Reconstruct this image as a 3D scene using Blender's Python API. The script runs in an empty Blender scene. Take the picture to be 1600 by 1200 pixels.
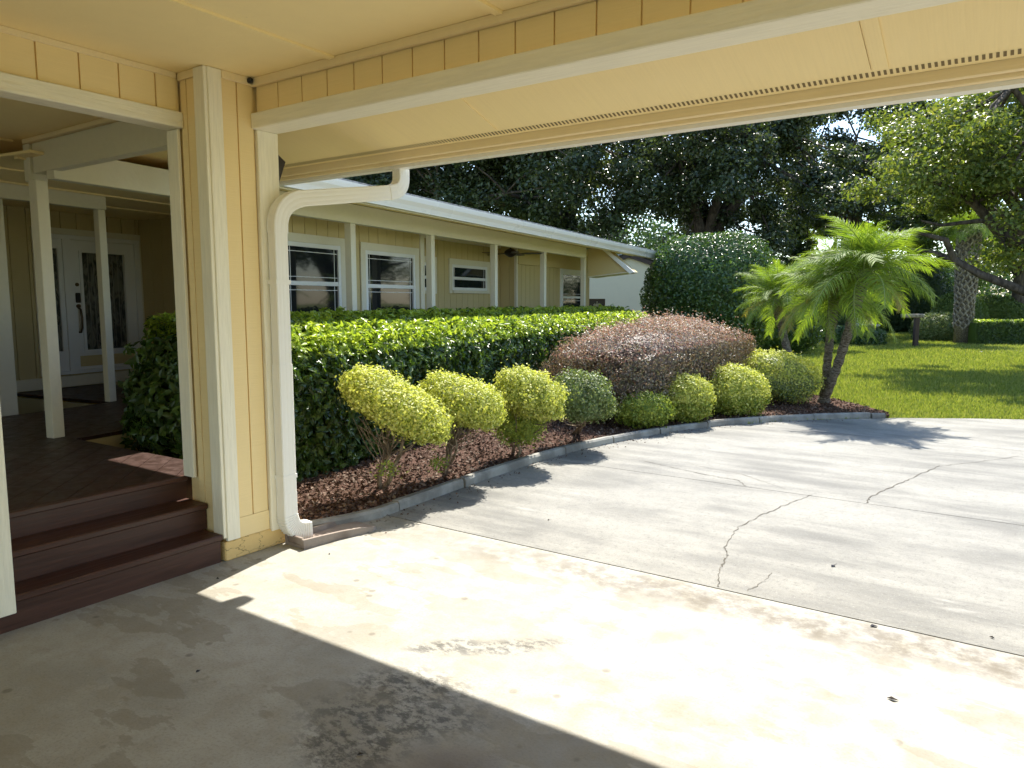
import bpy, bmesh, math, random
import numpy as np
from mathutils import Vector, Matrix
from mathutils import noise as mnoise
R = math.radians
random.seed(7); rng = np.random.default_rng(7)
S = bpy.context.scene
# ---------------------------------------------------------------- camera
YAW, PITCH, FPX, EYE = R(34.25), R(6.4), 1155.0, 1.5
cd = bpy.data.cameras.new('camera'); cam = bpy.data.objects.new('camera', cd); S.collection.objects.link(cam)
cd.sensor_width = 36; cd.lens = FPX/1600*36; cd.clip_end = 900; cd.clip_start = .05
cam.location = (0, 0, EYE); cam.rotation_euler = (math.pi/2-PITCH, 0, YAW); S.camera = cam
S.render.resolution_x = 1024; S.render.resolution_y = 768
# ---------------------------------------------------------------- sky and sun
SUN_AZ, SUN_EL = R(13.4), R(53.5)          # azimuth counter-clockwise from +Y
w = bpy.data.worlds.new('World'); S.world = w; w.use_nodes = True
wn = w.node_tree; bg = wn.nodes['Background']
sk = wn.nodes.new('ShaderNodeTexSky'); sk.sky_type = 'NISHITA'; sk.sun_disc = False
sk.sun_elevation = SUN_EL; sk.sun_rotation = -SUN_AZ; sk.altitude = 10; sk.air_density = 1.0; sk.dust_density = .4; sk.ozone_density = 1.6
wn.links.new(sk.outputs[0], bg.inputs[0]); bg.inputs[1].default_value = .13
sl = bpy.data.lights.new('sun', 'SUN'); sl.energy = 4.1; sl.angle = R(.53); sl.color = (1, .95, .86)
so = bpy.data.objects.new('sun', sl); S.collection.objects.link(so)
sdir = Vector((-math.sin(SUN_AZ)*math.cos(SUN_EL), math.cos(SUN_AZ)*math.cos(SUN_EL), math.sin(SUN_EL)))
so.rotation_euler = sdir.to_track_quat('Z', 'Y').to_euler(); so.location = sdir*60
S.view_settings.view_transform = 'Standard'; S.view_settings.look = 'None'
S.view_settings.exposure = 1.5; S.view_settings.gamma = 1
S.cycles.max_bounces = 10; S.cycles.diffuse_bounces = 6; S.cycles.transparent_max_bounces = 8

# ---------------------------------------------------------------- helpers
_f = Vector((-math.sin(YAW), math.cos(YAW), 0)); _r = Vector((math.cos(YAW), math.sin(YAW), 0))
def at(px, py, depth):                     # a place 'depth' metres ahead of the photographer
    fw = _f*math.cos(PITCH) - Vector((0, 0, math.sin(PITCH))); up = _r.cross(fw)
    d = fw + _r*((px-800)/FPX) - up*((py-600)/FPX)
    return Vector((0, 0, EYE)) + d*(depth/d.dot(_f))
def gnd(px, py, z=0):
    a = at(px, py, 1) - Vector((0, 0, EYE)); return Vector((0, 0, EYE)) + a*((z-EYE)/a.z)
def link(o, parent=None):
    S.collection.objects.link(o)
    if parent is not None:
        o.parent = parent
        if parent.type == 'MESH': o.matrix_parent_inverse = Matrix.Translation(parent.location).inverted()
    return o
def tag(o, label=None, cat=None, group=None, kind=None):
    if label: o['label'] = label
    if cat: o['category'] = cat
    if group: o['group'] = group
    if kind: o['kind'] = kind
    return o
def empty(name, loc=(0, 0, 0), rz=0, **k):
    o = bpy.data.objects.new(name, None); o.empty_display_size = .2; o.location = loc; o.rotation_euler = (0, 0, rz)
    link(o); return tag(o, **k)
def obj(name, me, parent=None, loc=None, rot=None, **k):
    o = bpy.data.objects.new(name, me); link(o, parent)
    if loc is not None: o.location = loc
    if rot is not None: o.rotation_euler = rot
    return tag(o, **k)
def pmesh(name, v, f, mat, smooth=False):
    me = bpy.data.meshes.new(name); me.from_pydata([tuple(x) for x in v], [], f)
    if mat: me.materials.append(mat)
    if smooth: me.polygons.foreach_set('use_smooth', [True]*len(me.polygons))
    me.update(); return me
_bc = {}
def boxmesh(dx, dy, dz, mat, bev=0):
    k = (round(dx, 3), round(dy, 3), round(dz, 3), mat.name, bev)
    if k not in _bc:
        bm = bmesh.new(); bmesh.ops.create_cube(bm, size=1); bmesh.ops.scale(bm, vec=(dx, dy, dz), verts=bm.verts)
        if bev: bmesh.ops.bevel(bm, geom=bm.edges[:], offset=min(bev, dx/3, dy/3, dz/3), segments=1, affect='EDGES')
        me = bpy.data.meshes.new('box'); bm.to_mesh(me); bm.free(); me.materials.append(mat); _bc[k] = me
    return _bc[k]
def box(name, parent, x0, x1, y0, y1, z0, z1, mat, bev=0, **k):
    return obj(name, boxmesh(x1-x0, y1-y0, z1-z0, mat, bev), parent, ((x0+x1)/2, (y0+y1)/2, (z0+z1)/2), **k)
def prism(name, parent, poly, z0, z1, mat, **k):          # vertical prism over a plan polygon
    n = len(poly); v = [(p[0], p[1], z0) for p in poly]+[(p[0], p[1], z1) for p in poly]
    a = sum(poly[i][0]*poly[(i+1) % n][1]-poly[(i+1) % n][0]*poly[i][1] for i in range(n))
    if a < 0: v = v[:n][::-1]+v[n:][::-1]
    f = [tuple(range(n))[::-1], tuple(range(n, 2*n))]+[(i, (i+1) % n, (i+1) % n+n, i+n) for i in range(n)]
    return obj(name, pmesh(name, v, f, mat), parent, **k)
def tube_geo(V, F, pts, rad, seg=8, cap=True):
    pts = [Vector(p) for p in pts]; n = len(pts)
    if not hasattr(rad, '__len__'): rad = [rad]*n
    b = len(V); ref = Vector((0.13, .27, 1))
    for i, p in enumerate(pts):
        t = (pts[min(i+1, n-1)]-pts[max(i-1, 0)]).normalized()
        s = t.cross(ref)
        if s.length < .05: s = t.cross(Vector((1, 0, 0)))
        s.normalize(); q = t.cross(s)
        for k in range(seg):
            a = 2*math.pi*k/seg; V.append(p+(s*math.cos(a)+q*math.sin(a))*rad[i])
    for i in range(n-1):
        for k in range(seg):
            k2 = (k+1) % seg; F.append((b+i*seg+k, b+i*seg+k2, b+(i+1)*seg+k2, b+(i+1)*seg+k))
    if cap: F.append(tuple(b+k for k in range(seg))[::-1]); F.append(tuple(b+(n-1)*seg+k for k in range(seg)))
def bigmesh(name, V, tris, mats, midx=None, smooth=False):
    me = bpy.data.meshes.new(name); nv, nf = len(V), len(tris)
    me.vertices.add(nv); me.vertices.foreach_set('co', np.asarray(V, np.float32).ravel())
    me.loops.add(nf*3); me.loops.foreach_set('vertex_index', np.asarray(tris, np.int32).ravel())
    me.polygons.add(nf); me.polygons.foreach_set('loop_start', np.arange(0, nf*3, 3, dtype=np.int32))
    for m in mats: me.materials.append(m)
    if midx is not None: me.polygons.foreach_set('material_index', midx)
    me.update(calc_edges=True); me.validate(); return me
def unit(a): return a/np.maximum(np.linalg.norm(a, axis=1, keepdims=True), 1e-9)
def leaf_geo(P, N, L, W, fold=.25, droop=0.):
    """folded pointed leaves: 4 verts, 2 tris, lying roughly across the outward direction N"""
    n = len(P); d = unit(np.cross(N, rng.normal(size=(n, 3)))); d = unit(d+N*rng.uniform(-.1, .9, (n, 1))+np.array([0, 0, -droop]))
    s = unit(np.cross(d, N+rng.normal(size=(n, 3))*.5)); up = np.cross(s, d)
    L = L*rng.uniform(.65, 1.25, (n, 1)); W = W*rng.uniform(.7, 1.2, (n, 1))
    a = P-d*L*.5; t = P+d*L*.5; m = P+d*L*.02
    l = m+s*W*.5+up*W*fold; r = m-s*W*.5+up*W*fold
    V = np.stack([a, r, t, l], 1).reshape(-1, 3); b = np.arange(n)[:, None]*4
    T = np.stack([b+[0, 1, 2], b+[0, 2, 3]], 1).reshape(-1, 3)
    return V, T
def fbm(P, sc, seed=0):
    """cheap smooth 3-D value made of sines, about -1..1"""
    r = np.random.default_rng(seed); o = np.zeros(len(P))
    for k in range(7):
        v = r.normal(size=3)*sc*(1+.45*k); o += np.sin(P@v+r.uniform(0, 6.28))/(1+.35*k)
    return o/2.6

# ---------------------------------------------------------------- materials
class NT:
    def __init__(s, name):
        s.m = bpy.data.materials.new(name); s.m.use_nodes = True; s.t = s.m.node_tree; s.n = s.t.nodes; s.l = s.t.links
        s.b = s.n['Principled BSDF']; s.out = s.n['Material Output']; s._pos = None
    def pos(s):
        if not s._pos: s._pos = s.n.new('ShaderNodeNewGeometry')
        return s._pos.outputs['Position']
    def island(s):
        s.pos(); return s._pos.outputs['Random Per Island']
    def link(s, a, b): s.l.new(a, b)
    def setv(s, sock, v):
        if isinstance(v, bpy.types.NodeSocket): s.l.new(v, sock)
        elif isinstance(v, (tuple, list)) and len(v) == 3 and sock.type == 'RGBA': sock.default_value = (*v, 1)
        else: sock.default_value = v
    def mapping(s, vec, scale=(1, 1, 1), rot=(0, 0, 0), loc=(0, 0, 0)):
        m = s.n.new('ShaderNodeMapping'); s.l.new(vec, m.inputs[0]); m.inputs['Scale'].default_value = scale
        m.inputs['Rotation'].default_value = rot; m.inputs['Location'].default_value = loc; return m.outputs[0]
    def noise(s, scale=5, detail=4, rough=.55, vec=None, dist=0):
        x = s.n.new('ShaderNodeTexNoise'); s.l.new(vec or s.pos(), x.inputs['Vector']); x.inputs['Scale'].default_value = scale
        x.inputs['Detail'].default_value = detail; x.inputs['Roughness'].default_value = rough; x.inputs['Distortion'].default_value = dist
        return x.outputs[0]
    def ramp(s, f, lo, hi, a=0., b=1.):
        m = s.n.new('ShaderNodeMapRange'); m.interpolation_type = 'SMOOTHSTEP'; s.setv(m.inputs[0], f)
        for i, v in zip((1, 2, 3, 4), (lo, hi, a, b)): m.inputs[i].default_value = v
        return m.outputs[0]
    def mix(s, f, a, b, mode='MIX'):
        m = s.n.new('ShaderNodeMix'); m.data_type = 'RGBA'; m.blend_type = mode
        s.setv(m.inputs[0], f); s.setv(m.inputs[6], a); s.setv(m.inputs[7], b); return m.outputs[2]
    def math(s, op, a, b=0.):
        m = s.n.new('ShaderNodeMath'); m.operation = op; s.setv(m.inputs[0], a); s.setv(m.inputs[1], b); m.use_clamp = False; return m.outputs[0]
    def near(s, c, rad, soft, sx=1., sy=1., rot=0.):         # 1 close to a spot on the ground, 0 beyond
        vm = s.n.new('ShaderNodeVectorMath'); vm.operation = 'SUBTRACT'; s.l.new(s.pos(), vm.inputs[0]); vm.inputs[1].default_value = (c[0], c[1], 0)
        v = s.mapping(vm.outputs[0], rot=(0, 0, -rot)); v = s.mapping(v, scale=(1/sx, 1/sy, 0))
        le = s.n.new('ShaderNodeVectorMath'); le.operation = 'LENGTH'; s.l.new(v, le.inputs[0])
        wob = s.math('ADD', le.outputs['Value'], s.math('MULTIPLY', s.math('SUBTRACT', s.noise(3.5, 5, .65), .5), soft*1.6))
        return s.ramp(wob, rad, rad-soft)
    def bump(s, h, strength=.3, dist=.01, prev=None):
        b = s.n.new('ShaderNodeBump'); b.inputs['Strength'].default_value = strength; b.inputs['Distance'].default_value = dist
        s.l.new(h, b.inputs['Height'])
        if prev: s.l.new(prev, b.inputs['Normal'])
        return b.outputs[0]
    def done(s, color, rough=.6, normal=None, spec=.5, metallic=0):
        s.setv(s.b.inputs['Base Color'], color); s.setv(s.b.inputs['Roughness'], rough); s.setv(s.b.inputs['Metallic'], metallic)
        s.setv(s.b.inputs['Specular IOR Level'], spec)
        if normal: s.l.new(normal, s.b.inputs['Normal'])
        return s.m
def paint(name, col, grain=(3, 3, 140), amt=.12, rough=.6, dirt=(.45, .38, .26), bump=.25):
    t = NT(name); g = t.noise(1, 3, .6, t.mapping(t.pos(), scale=grain)); big = t.noise(1.3, 5, .6); sp = t.noise(22, 4, .7)
    c = t.mix(t.ramp(g, .35, .7, 0, amt), col, tuple(x*.8 for x in col))
    c = t.mix(t.ramp(big, .45, .8, 0, .16), c, tuple(x*.84 for x in col))
    c = t.mix(t.ramp(sp, .68, .78, 0, .35), c, tuple(x*.72 for x in col))
    nz = t.bump(g, bump, .008); nz = t.bump(t.noise(60, 3, .6), .12, .003, nz)
    return t.done(c, t.ramp(big, .3, .7, rough-.08, rough+.1), nz, .35)
YEL = (.87, .68, .35); CRM = (.88, .82, .65)
M = {}
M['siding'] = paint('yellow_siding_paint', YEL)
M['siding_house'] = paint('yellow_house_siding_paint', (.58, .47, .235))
M['ceiling'] = paint('yellow_ceiling_paint', (.95, .77, .40), (9, 9, 9), .08, .7)
M['soffit'] = paint('yellow_soffit_paint', (.95, .77, .41), (120, 3, 3), .16, .65)
M['trim'] = paint('cream_trim_paint', CRM, (60, 60, 5), .4, .55, bump=.7)
M['trimx'] = paint('cream_beam_paint', CRM, (5, 60, 60), .35, .55, bump=.7)
M['trimy'] = paint('cream_board_paint', CRM, (60, 5, 60), .4, .55, bump=.9)
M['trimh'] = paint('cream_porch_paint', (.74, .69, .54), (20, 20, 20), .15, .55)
M['white'] = paint('white_metal_paint', (.83, .80, .72), (3, 3, 3), .05, .32, bump=.03)
M['frame'] = paint('white_window_frame', (.80, .80, .78), (3, 3, 3), .04, .35, bump=.03)
M['fascia'] = paint('yellow_fascia_paint', (.86, .70, .42), (2, 60, 60), .25, .55)
t = NT('stucco_base'); n1 = t.noise(40, 5, .65)
vor = t.n.new('ShaderNodeTexVoronoi'); vor.feature = 'DISTANCE_TO_EDGE'; vor.inputs['Scale'].default_value = 7
t.link(t.mix(.12, t.pos(), t.n.new('ShaderNodeTexNoise').outputs[1]), vor.inputs['Vector'])
cr = t.ramp(vor.outputs['Distance'], .004, .018)
M['stucco'] = t.done(t.mix(cr, (.30, .21, .09), (.74, .52, .22)), .85, t.bump(n1, .6, .01, t.bump(cr, .6, .008)), .2)
def wood(name, col, ax=(3, 45, 45)):
    t = NT(name); g = t.noise(1, 5, .6, t.mapping(t.pos(), scale=ax), .6); b = t.noise(1.6, 4, .6)
    c = t.mix(t.ramp(g, .3, .75), tuple(x*.72 for x in col), tuple(x*1.25 for x in col)); c = t.mix(t.ramp(b, .5, .75, 0, .35), c, (.11, .075, .055))
    return t.done(c, t.ramp(g, .3, .7, .38, .55), t.bump(g, .35, .004), .4)
M['deck'] = wood('red_brown_deck_stain', (.042, .017, .010), (14, 14, 14)); M['step'] = wood('red_brown_step_stain', (.062, .024, .014), (45, 2.5, 45))
# carport slab ---------------------------------------------------
t = NT('stained_carport_concrete')
v = t.pos(); fine = t.noise(90, 3, .7); mid = t.noise(7, 6, .62); big = t.noise(.9, 5, .6, dist=.6)
c = t.mix(t.ramp(big, .3, .7), (.285, .272, .23), (.38, .365, .315)); c = t.mix(t.ramp(mid, .42, .68, 0, .6), c, (.30, .27, .205)); c = t.mix(t.ramp(t.noise(2.3, 7, .7), .48, .64, 0, .6), c, (.40, .39, .35))
c = t.mix(t.ramp(fine, .45, .75, 0, .45), c, (.17, .16, .13))
st = t.n.new('ShaderNodeTexNoise'); t.link(t.mapping(v, scale=(1.1, 2.6, 1), rot=(0, 0, R(18)), loc=(3.1, 1.7, 0)), st.inputs['Vector']); st.inputs['Scale'].default_value = 1.25; st.inputs['Detail'].default_value = 6; st.inputs['Roughness'].default_value = .58
wet = t.math('MULTIPLY', t.ramp(st.outputs[0], .53, .545), t.ramp(v and t.noise(.6, 2), .35, .5))
c = t.mix(t.math('MULTIPLY', wet, .42), c, (.19, .165, .115))
mold = None
for p, rad, sx, sy, ro in [((620, 1120), .42, 1.15, .6, -10), ((560, 1165), .3, 1, .7, 0), ((790, 1010), .2, 2.2, .5, 10), ((700, 1010), .16, 1.6, .6, 10), ((640, 1075), .3, 1.1, .8, 0)]:
    g_ = gnd(*p); a = t.near(g_, 1, .7, rad*sx, rad*sy, R(ro+34)); mold = a if mold is None else t.math('MAXIMUM', mold, a)
spots = t.math('MULTIPLY', mold, t.ramp(t.noise(15, 8, .78, t.mapping(v, scale=(1, 1.5, 1), rot=(0, 0, R(30)))), .44, .57))
c = t.mix(t.math("MULTIPLY", spots, .85), c, (.07, .066, .055))
vs = t.n.new('ShaderNodeTexVoronoi'); t.link(v, vs.inputs['Vector']); vs.inputs['Scale'].default_value = 5.5
ds = t.math('MULTIPLY', t.ramp(vs.outputs['Distance'], .13, .07), t.ramp(t.noise(1.7, 3), .46, .54)); c = t.mix(t.math('MULTIPLY', ds, .6), c, (.13, .11, .08))
oil = t.near(gnd(690, 1195), 1, .9, .33, .2, R(30)); c = t.mix(t.math('MULTIPLY', oil, .6), c, (.13, .095, .07))
rust = t.near(gnd(1065, 990), 1, .9, .24, .1, R(55)); c = t.mix(t.math('MULTIPLY', rust, .6), c, (.42, .26, .15))
scr = t.math('MULTIPLY', t.ramp(t.noise(9, 8, .75, t.mapping(v, scale=(1, 2.4, 1), rot=(0, 0, R(60)))), .66, .70), t.ramp(t.noise(1.1, 2), .5, .6)); c = t.mix(t.math('MULTIPLY', scr, .4), c, (.5, .48, .44))
sep = t.n.new('ShaderNodeSeparateXYZ'); t.link(v, sep.inputs[0])
yy = t.math('ADD', sep.outputs[1], t.math('MULTIPLY', t.noise(1.6, 6, .7), .35))
band = t.math('MULTIPLY', t.math('MULTIPLY', t.ramp(yy, 3.42, 3.66), t.ramp(yy, 3.90, 3.78)), t.ramp(sep.outputs[0], -3.2, -1.2, .35, 1)); band = t.math('MULTIPLY', band, t.ramp(t.noise(11, 6, .7), .3, .62))
c = t.mix(t.math('MULTIPLY', band, .9), c, (.13, .11, .08))
M['slab'] = t.done(c, t.ramp(mid, .3, .7, .55, .8), t.bump(fine, .25, .004, t.bump(mid, .15, .01)), .35)
# driveway -------------------------------------------------------
t = NT('weathered_driveway_concrete'); v = t.pos(); fine = t.noise(130, 4, .8); mid = t.noise(6, 6, .65)
stk = t.noise(1.2, 6, .62, t.mapping(v, scale=(.5, 2.2, 1), rot=(0, 0, R(-12))))
c = t.mix(t.ramp(stk, .36, .62), (.150, .146, .130), (.280, .270, .235)); c = t.mix(t.ramp(t.noise(.7, 4, .6), .42, .66, 0, .8), c, (.30, .288, .25))
c = t.mix(t.ramp(mid, .42, .7, 0, .4), c, (.17, .165, .15)); c = t.mix(t.ramp(fine, .5, .66, 0, .55), c, (.11, .107, .095)); c = t.mix(t.ramp(t.noise(30, 6, .85), .5, .66, 0, .65), c, (.12, .115, .10)); c = t.mix(t.ramp(t.noise(75, 4, .8, t.mapping(v, loc=(5, 5, 0))), .56, .68, 0, .45), c, (.42, .41, .37))
c = t.mix(t.ramp(t.noise(2.1, 7, .7, t.mapping(v, scale=(.6, 2, 1), loc=(9, 2, 0))), .60, .70, 0, .55), c, (.36, .35, .315))
M['drive'] = t.done(c, .8, t.bump(fine, .4, .004, t.bump(mid, .2, .01)), .25)
t = NT('kerb_concrete'); f_ = t.noise(50, 4, .7); g_ = t.noise(3, 5, .6)
M['kerb'] = t.done(t.mix(t.ramp(g_, .4, .65), (.19, .18, .16), (.33, .32, .285)), .85, t.bump(f_, .6, .006), .2)
t = NT('crack_dirt'); M['crack'] = t.done(t.mix(t.noise(30), (.07, .063, .05), (.17, .155, .125)), .95, None, .1)
t = NT('splash_block_concrete'); f_ = t.noise(60, 4, .7); M['splash'] = t.done(t.mix(t.ramp(t.noise(4, 5), .4, .6), (.21, .165, .135), (.30, .25, .21)), .85, t.bump(f_, .5, .006), .2)
t = NT('mulch_soil'); f_ = t.noise(38, 6, .75); M['soil'] = t.done(t.mix(t.ramp(f_, .35, .65), (.05, .028, .018), (.20, .115, .085)), .95, t.bump(f_, 1, .04), .1)
def multi(name, cols, rough=.8, spec=.3, trans=0., tcol=None):
    """colour picked per piece"""
    t = NT(name); cr = t.n.new('ShaderNodeValToRGB'); t.link(t.island(), cr.inputs[0]); e = cr.color_ramp.elements
    e[0].color = (*cols[0], 1); e[0].position = 0; e[1].color = (*cols[-1], 1); e[1].position = 1
    for i, c_ in enumerate(cols[1:-1]): q = e.new((i+1)/(len(cols)-1)); q.color = (*c_, 1)
    m = t.done(cr.outputs[0], rough, None, spec)
    if trans:
        tr = t.n.new('ShaderNodeBsdfTranslucent'); t.setv(tr.inputs[0], t.mix(1., cr.outputs[0], tcol or (1, 1, 1), 'MULTIPLY')); mx = t.n.new('ShaderNodeMixShader')
        mx.inputs[0].default_value = trans; t.link(t.b.outputs[0], mx.inputs[1]); t.link(tr.outputs[0], mx.inputs[2]); t.link(mx.outputs[0], t.out.inputs[0])
    return m
M['chips'] = multi('bark_chips', [(.05, .028, .018), (.10, .055, .035), (.17, .105, .075), (.22, .17, .13), (.06, .035, .02), (.13, .075, .05)], .9, .15)
LT = (1.7, 1.7, .7)
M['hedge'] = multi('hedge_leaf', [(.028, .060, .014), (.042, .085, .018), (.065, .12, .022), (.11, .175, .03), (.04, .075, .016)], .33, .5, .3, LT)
M['hedge_tip'] = multi('hedge_sunlit_leaf', [(.20, .30, .04), (.33, .43, .06), (.44, .52, .09), (.12, .2, .03)], .38, .5, .4, (1.5, 1.5, .6))  # paler copy of the hedge leaf, sunlight put into the colour
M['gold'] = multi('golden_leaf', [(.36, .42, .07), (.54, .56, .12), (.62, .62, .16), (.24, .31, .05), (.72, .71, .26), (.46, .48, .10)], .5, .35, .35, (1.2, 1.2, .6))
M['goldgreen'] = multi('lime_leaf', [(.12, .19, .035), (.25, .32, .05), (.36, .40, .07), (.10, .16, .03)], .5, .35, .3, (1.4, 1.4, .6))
M['sage'] = multi('pale_green_leaf', [(.10, .15, .05), (.18, .24, .09), (.26, .30, .14), (.08, .12, .04)], .5, .35, .3, (1.4, 1.4, .6))
M['purple'] = multi('purple_leaf', [(.085, .065, .045), (.15, .11, .08), (.11, .125, .05), (.24, .20, .15), (.09, .06, .05), (.18, .18, .085), (.32, .28, .22)], .45, .45, .25, (1.5, 1.1, .8))
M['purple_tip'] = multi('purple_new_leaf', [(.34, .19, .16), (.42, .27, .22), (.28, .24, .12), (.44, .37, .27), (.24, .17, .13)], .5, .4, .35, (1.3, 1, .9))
M['dome'] = multi('glossy_dark_leaf', [(.03, .065, .018), (.045, .10, .02), (.075, .14, .03), (.12, .18, .05)], .3, .6, .25, LT)
M['oak'] = multi('oak_leaf', [(.026, .040, .018), (.038, .058, .024), (.055, .078, .03), (.085, .11, .045)], .36, .55, .28, LT)
M['oak2'] = multi('bright_oak_leaf', [(.06, .09, .025), (.12, .16, .035), (.19, .23, .05), (.08, .12, .03), (.24, .24, .07)], .42, .45, .4, (1.6, 1.6, .6))
M['far'] = multi('far_tree_leaf', [(.03, .06, .025), (.045, .08, .03), (.06, .10, .035)], .5, .4, .25, LT)
M['midtree'] = multi('mid_tree_leaf', [(.09, .14, .03), (.14, .20, .05), (.18, .24, .06), (.08, .12, .03)], .45, .45, .35, LT)
M['frond'] = multi('palm_leaflet', [(.13, .21, .035), (.20, .29, .045), (.28, .36, .06)], .55, .22, .4, (1.5, 1.5, .5))
M['frond_old'] = multi('yellow_palm_leaflet', [(.22, .26, .05), (.32, .27, .06), (.38, .28, .08)], .45, .4, .35, (1.2, 1.2, .6))
M['rachis'] = multi('palm_stalk', [(.20, .26, .08), (.25, .28, .10)], .5)
M['grass'] = multi('grass_blade', [(.15, .20, .035), (.22, .27, .05), (.29, .33, .07), (.35, .35, .11)], .55, .3, .35, (1.3, 1.3, .6))
def bark(name, a, b, sc=9, st=(1, 1, .3)):
    t = NT(name); n_ = t.noise(sc, 6, .7, t.mapping(t.pos(), scale=st)); return t.done(t.mix(t.ramp(n_, .35, .65), a, b), .9, t.bump(n_, .9, .04), .15)
M['bark'] = bark('oak_bark', (.045, .036, .03), (.13, .105, .085)); M['palmbark'] = bark('palm_bark', (.07, .055, .04), (.26, .23, .18), 22, (1, 1, 2.5))
M['twig'] = bark('twig_bark', (.13, .095, .06), (.34, .27, .19), 30); M['boot'] = bark('palm_boot', (.16, .13, .10), (.40, .36, .29), 14)
t = NT('lawn_ground'); g1 = t.noise(14, 6, .75); g2 = t.noise(.5, 4, .6)
c = t.mix(t.ramp(g1, .3, .7), (.10, .14, .03), (.20, .245, .05)); c = t.mix(t.ramp(g2, .4, .7, 0, .6), c, (.26, .27, .085)); M['lawn'] = t.done(c, .9, t.bump(g1, 1, .05), .15)
t = NT('asphalt'); M['road'] = t.done(t.mix(t.noise(40), (.10, .10, .10), (.17, .165, .16)), .9, t.bump(t.noise(120), .3, .005), .2)
t = NT('window_glass'); M['glass'] = t.done((.012, .015, .017), .04, t.bump(t.noise(1.2, 2), .03, .05), .4)
t = NT('decorative_door_glass'); wv = t.noise(14, 3, .6, t.mapping(t.pos(), scale=(1, 1, .35)), 1.2); M['doorglass'] = t.done(t.mix(t.ramp(wv, .4, .6), (.05, .055, .05), (.16, .16, .13)), .18, t.bump(wv, .5, .01), .6)
M['lead'] = NT('lead_came').done((.16, .15, .12), .45, None, .5, .6); M['dark'] = NT('dark_bronze').done((.025, .018, .016), .4)
M['black'] = NT('black_plastic').done((.012, .012, .013), .5); M['slot'] = NT('vent_slot').done((.20, .15, .075), .9)
M['blind'] = NT('window_blind').done((.10, .10, .09), .7); M['brass'] = NT('aged_brass').done((.13, .09, .05), .35, None, .5, .8)
M['neigh'] = paint('neighbour_stucco', (.72, .62, .45), (8, 8, 8), .1, .85); M['brownrake'] = NT('brown_rake_paint').done((.045, .024, .018), .6)
M['shingle'] = bark('grey_shingle', (.20, .20, .20), (.42, .42, .41), 12); M['pale'] = paint('pale_wall', (.50, .50, .47), (5, 5, 5), .1, .8)

# ================================================================ SETTING: ground
def sheet(name, poly, z, mat, parent=None, **k):
    return obj(name, pmesh(name, [(p[0], p[1], z) for p in poly], [tuple(range(len(poly)))], mat), parent, **k)
sheet('lawn', [(-260, -200), (260, -200), (260, 400), (-260, 400)], -.03, M['lawn'], kind='structure')
prism('carport_slab', None, [(-9.5, -22), (9, -22), (9, 3.692), (-3.58, 3.692), (-3.62, 3.4), (-3.75, 3.1), (-3.9, 2.95), (-9.5, 2.95)], -.12, 0, M['slab'], kind='structure')  # rear reaches far out of view, extended to bounce light under the roof
edge = [(-3.61, 3.40), (-3.585, 3.6), (-3.60, 4.2), (-3.635, 5.0), (-3.63, 5.7), (-3.583, 6.4), (-3.45, 7.1), (-3.19, 8.1), (-2.85, 8.8), (-2.4, 9.45), (-1.87, 10.02), (-1.22, 10.6), (-.4, 11.1), (.6, 11.6), (2, 12.2), (4, 12.9), (7, 13.4), (11, 13.5)]
def edge_x(y):
    for (x0, y0), (x1, y1) in zip(edge, edge[1:]):
        if y0 <= y <= y1: return x0+(x1-x0)*(y-y0)/(y1-y0)
    return 11 if y > 13 else -3.48
drive = empty('driveway', (0, 0, 0), kind='structure')
def strip(y0, y1):                     # part of the driveway between two cross joints, its left side the planting bed
    ys = sorted({y0, y1}|{p[1] for p in edge if y0 < p[1] < y1}); L = [(edge_x(y), y) for y in ys]; return L+[(11, y1), (11, y0)]
jy = [3.700, 5.93, 8.95]
for a, b in zip(jy, jy[1:]):
    L = strip(a+.004, b-.004)
    xl = L[:-2]; prism('slab', drive, xl+[(3.2, b-.004), (3.2, a+.004)], -.12, 0, M['drive'])
    prism('slab', drive, [(3.21, a+.004), (3.21, b-.004), (11, b-.004), (11, a+.004)], -.12, 0, M['drive'])
prism('slab', drive, strip(8.954, 13.5), -.12, 0, M['drive'])
def crack(pts, wd=.006):
    P = []; random.seed(len(pts)*7+int(abs(pts[0][0])*10))
    for (a, b) in zip(pts, pts[1:]):
        for k in range(9):
            f = k/9; P.append((a[0]+(b[0]-a[0])*f+random.uniform(-.009, .009), a[1]+(b[1]-a[1])*f+random.uniform(-.009, .009)))
    P.append(pts[-1]); V = []; F = []
    for i, p in enumerate(P):
        q = Vector(P[min(i+1, len(P)-1)])-Vector(P[max(i-1, 0)]); q.normalize(); n_ = Vector((-q.y, q.x)); h_ = wd*random.uniform(.3, 1.2)
        V += [(p[0]+n_.x*h_, p[1]+n_.y*h_, .003), (p[0]-n_.x*h_, p[1]-n_.y*h_, .003)]
        if i: F.append((2*i-2, 2*i-1, 2*i+1, 2*i))
    obj('crack', pmesh('crack', V, F, M['crack']), drive)
crack([(-1.23, 5.97), (-1.336, 5.53), (-1.40, 5.19), (-1.451, 4.816), (-1.396, 4.356), (-1.336, 4.24), (-1.314, 4.11), (-1.29, 3.95), (-1.216, 3.72)], .0038)
crack([(-.50, 7.69), (-.674, 6.96), (-.76, 6.56), (-.847, 6.15), (-.844, 5.95)], .005); crack([(-.49, 7.70), (-.234, 8.06), (.1, 8.61)], .0035)
crack([(-1.032, 4.09), (-1.035, 3.94), (-1.07, 3.75)], .002); crack([(-2.82, 6.36), (-2.4, 6.22), (-2.05, 6.13), (-1.854, 6.11), (-1.743, 5.95)], .004)
crack([(-1.45, 6.02), (-1.9, 6.35), (-2.5, 6.5)], .002)
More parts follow.
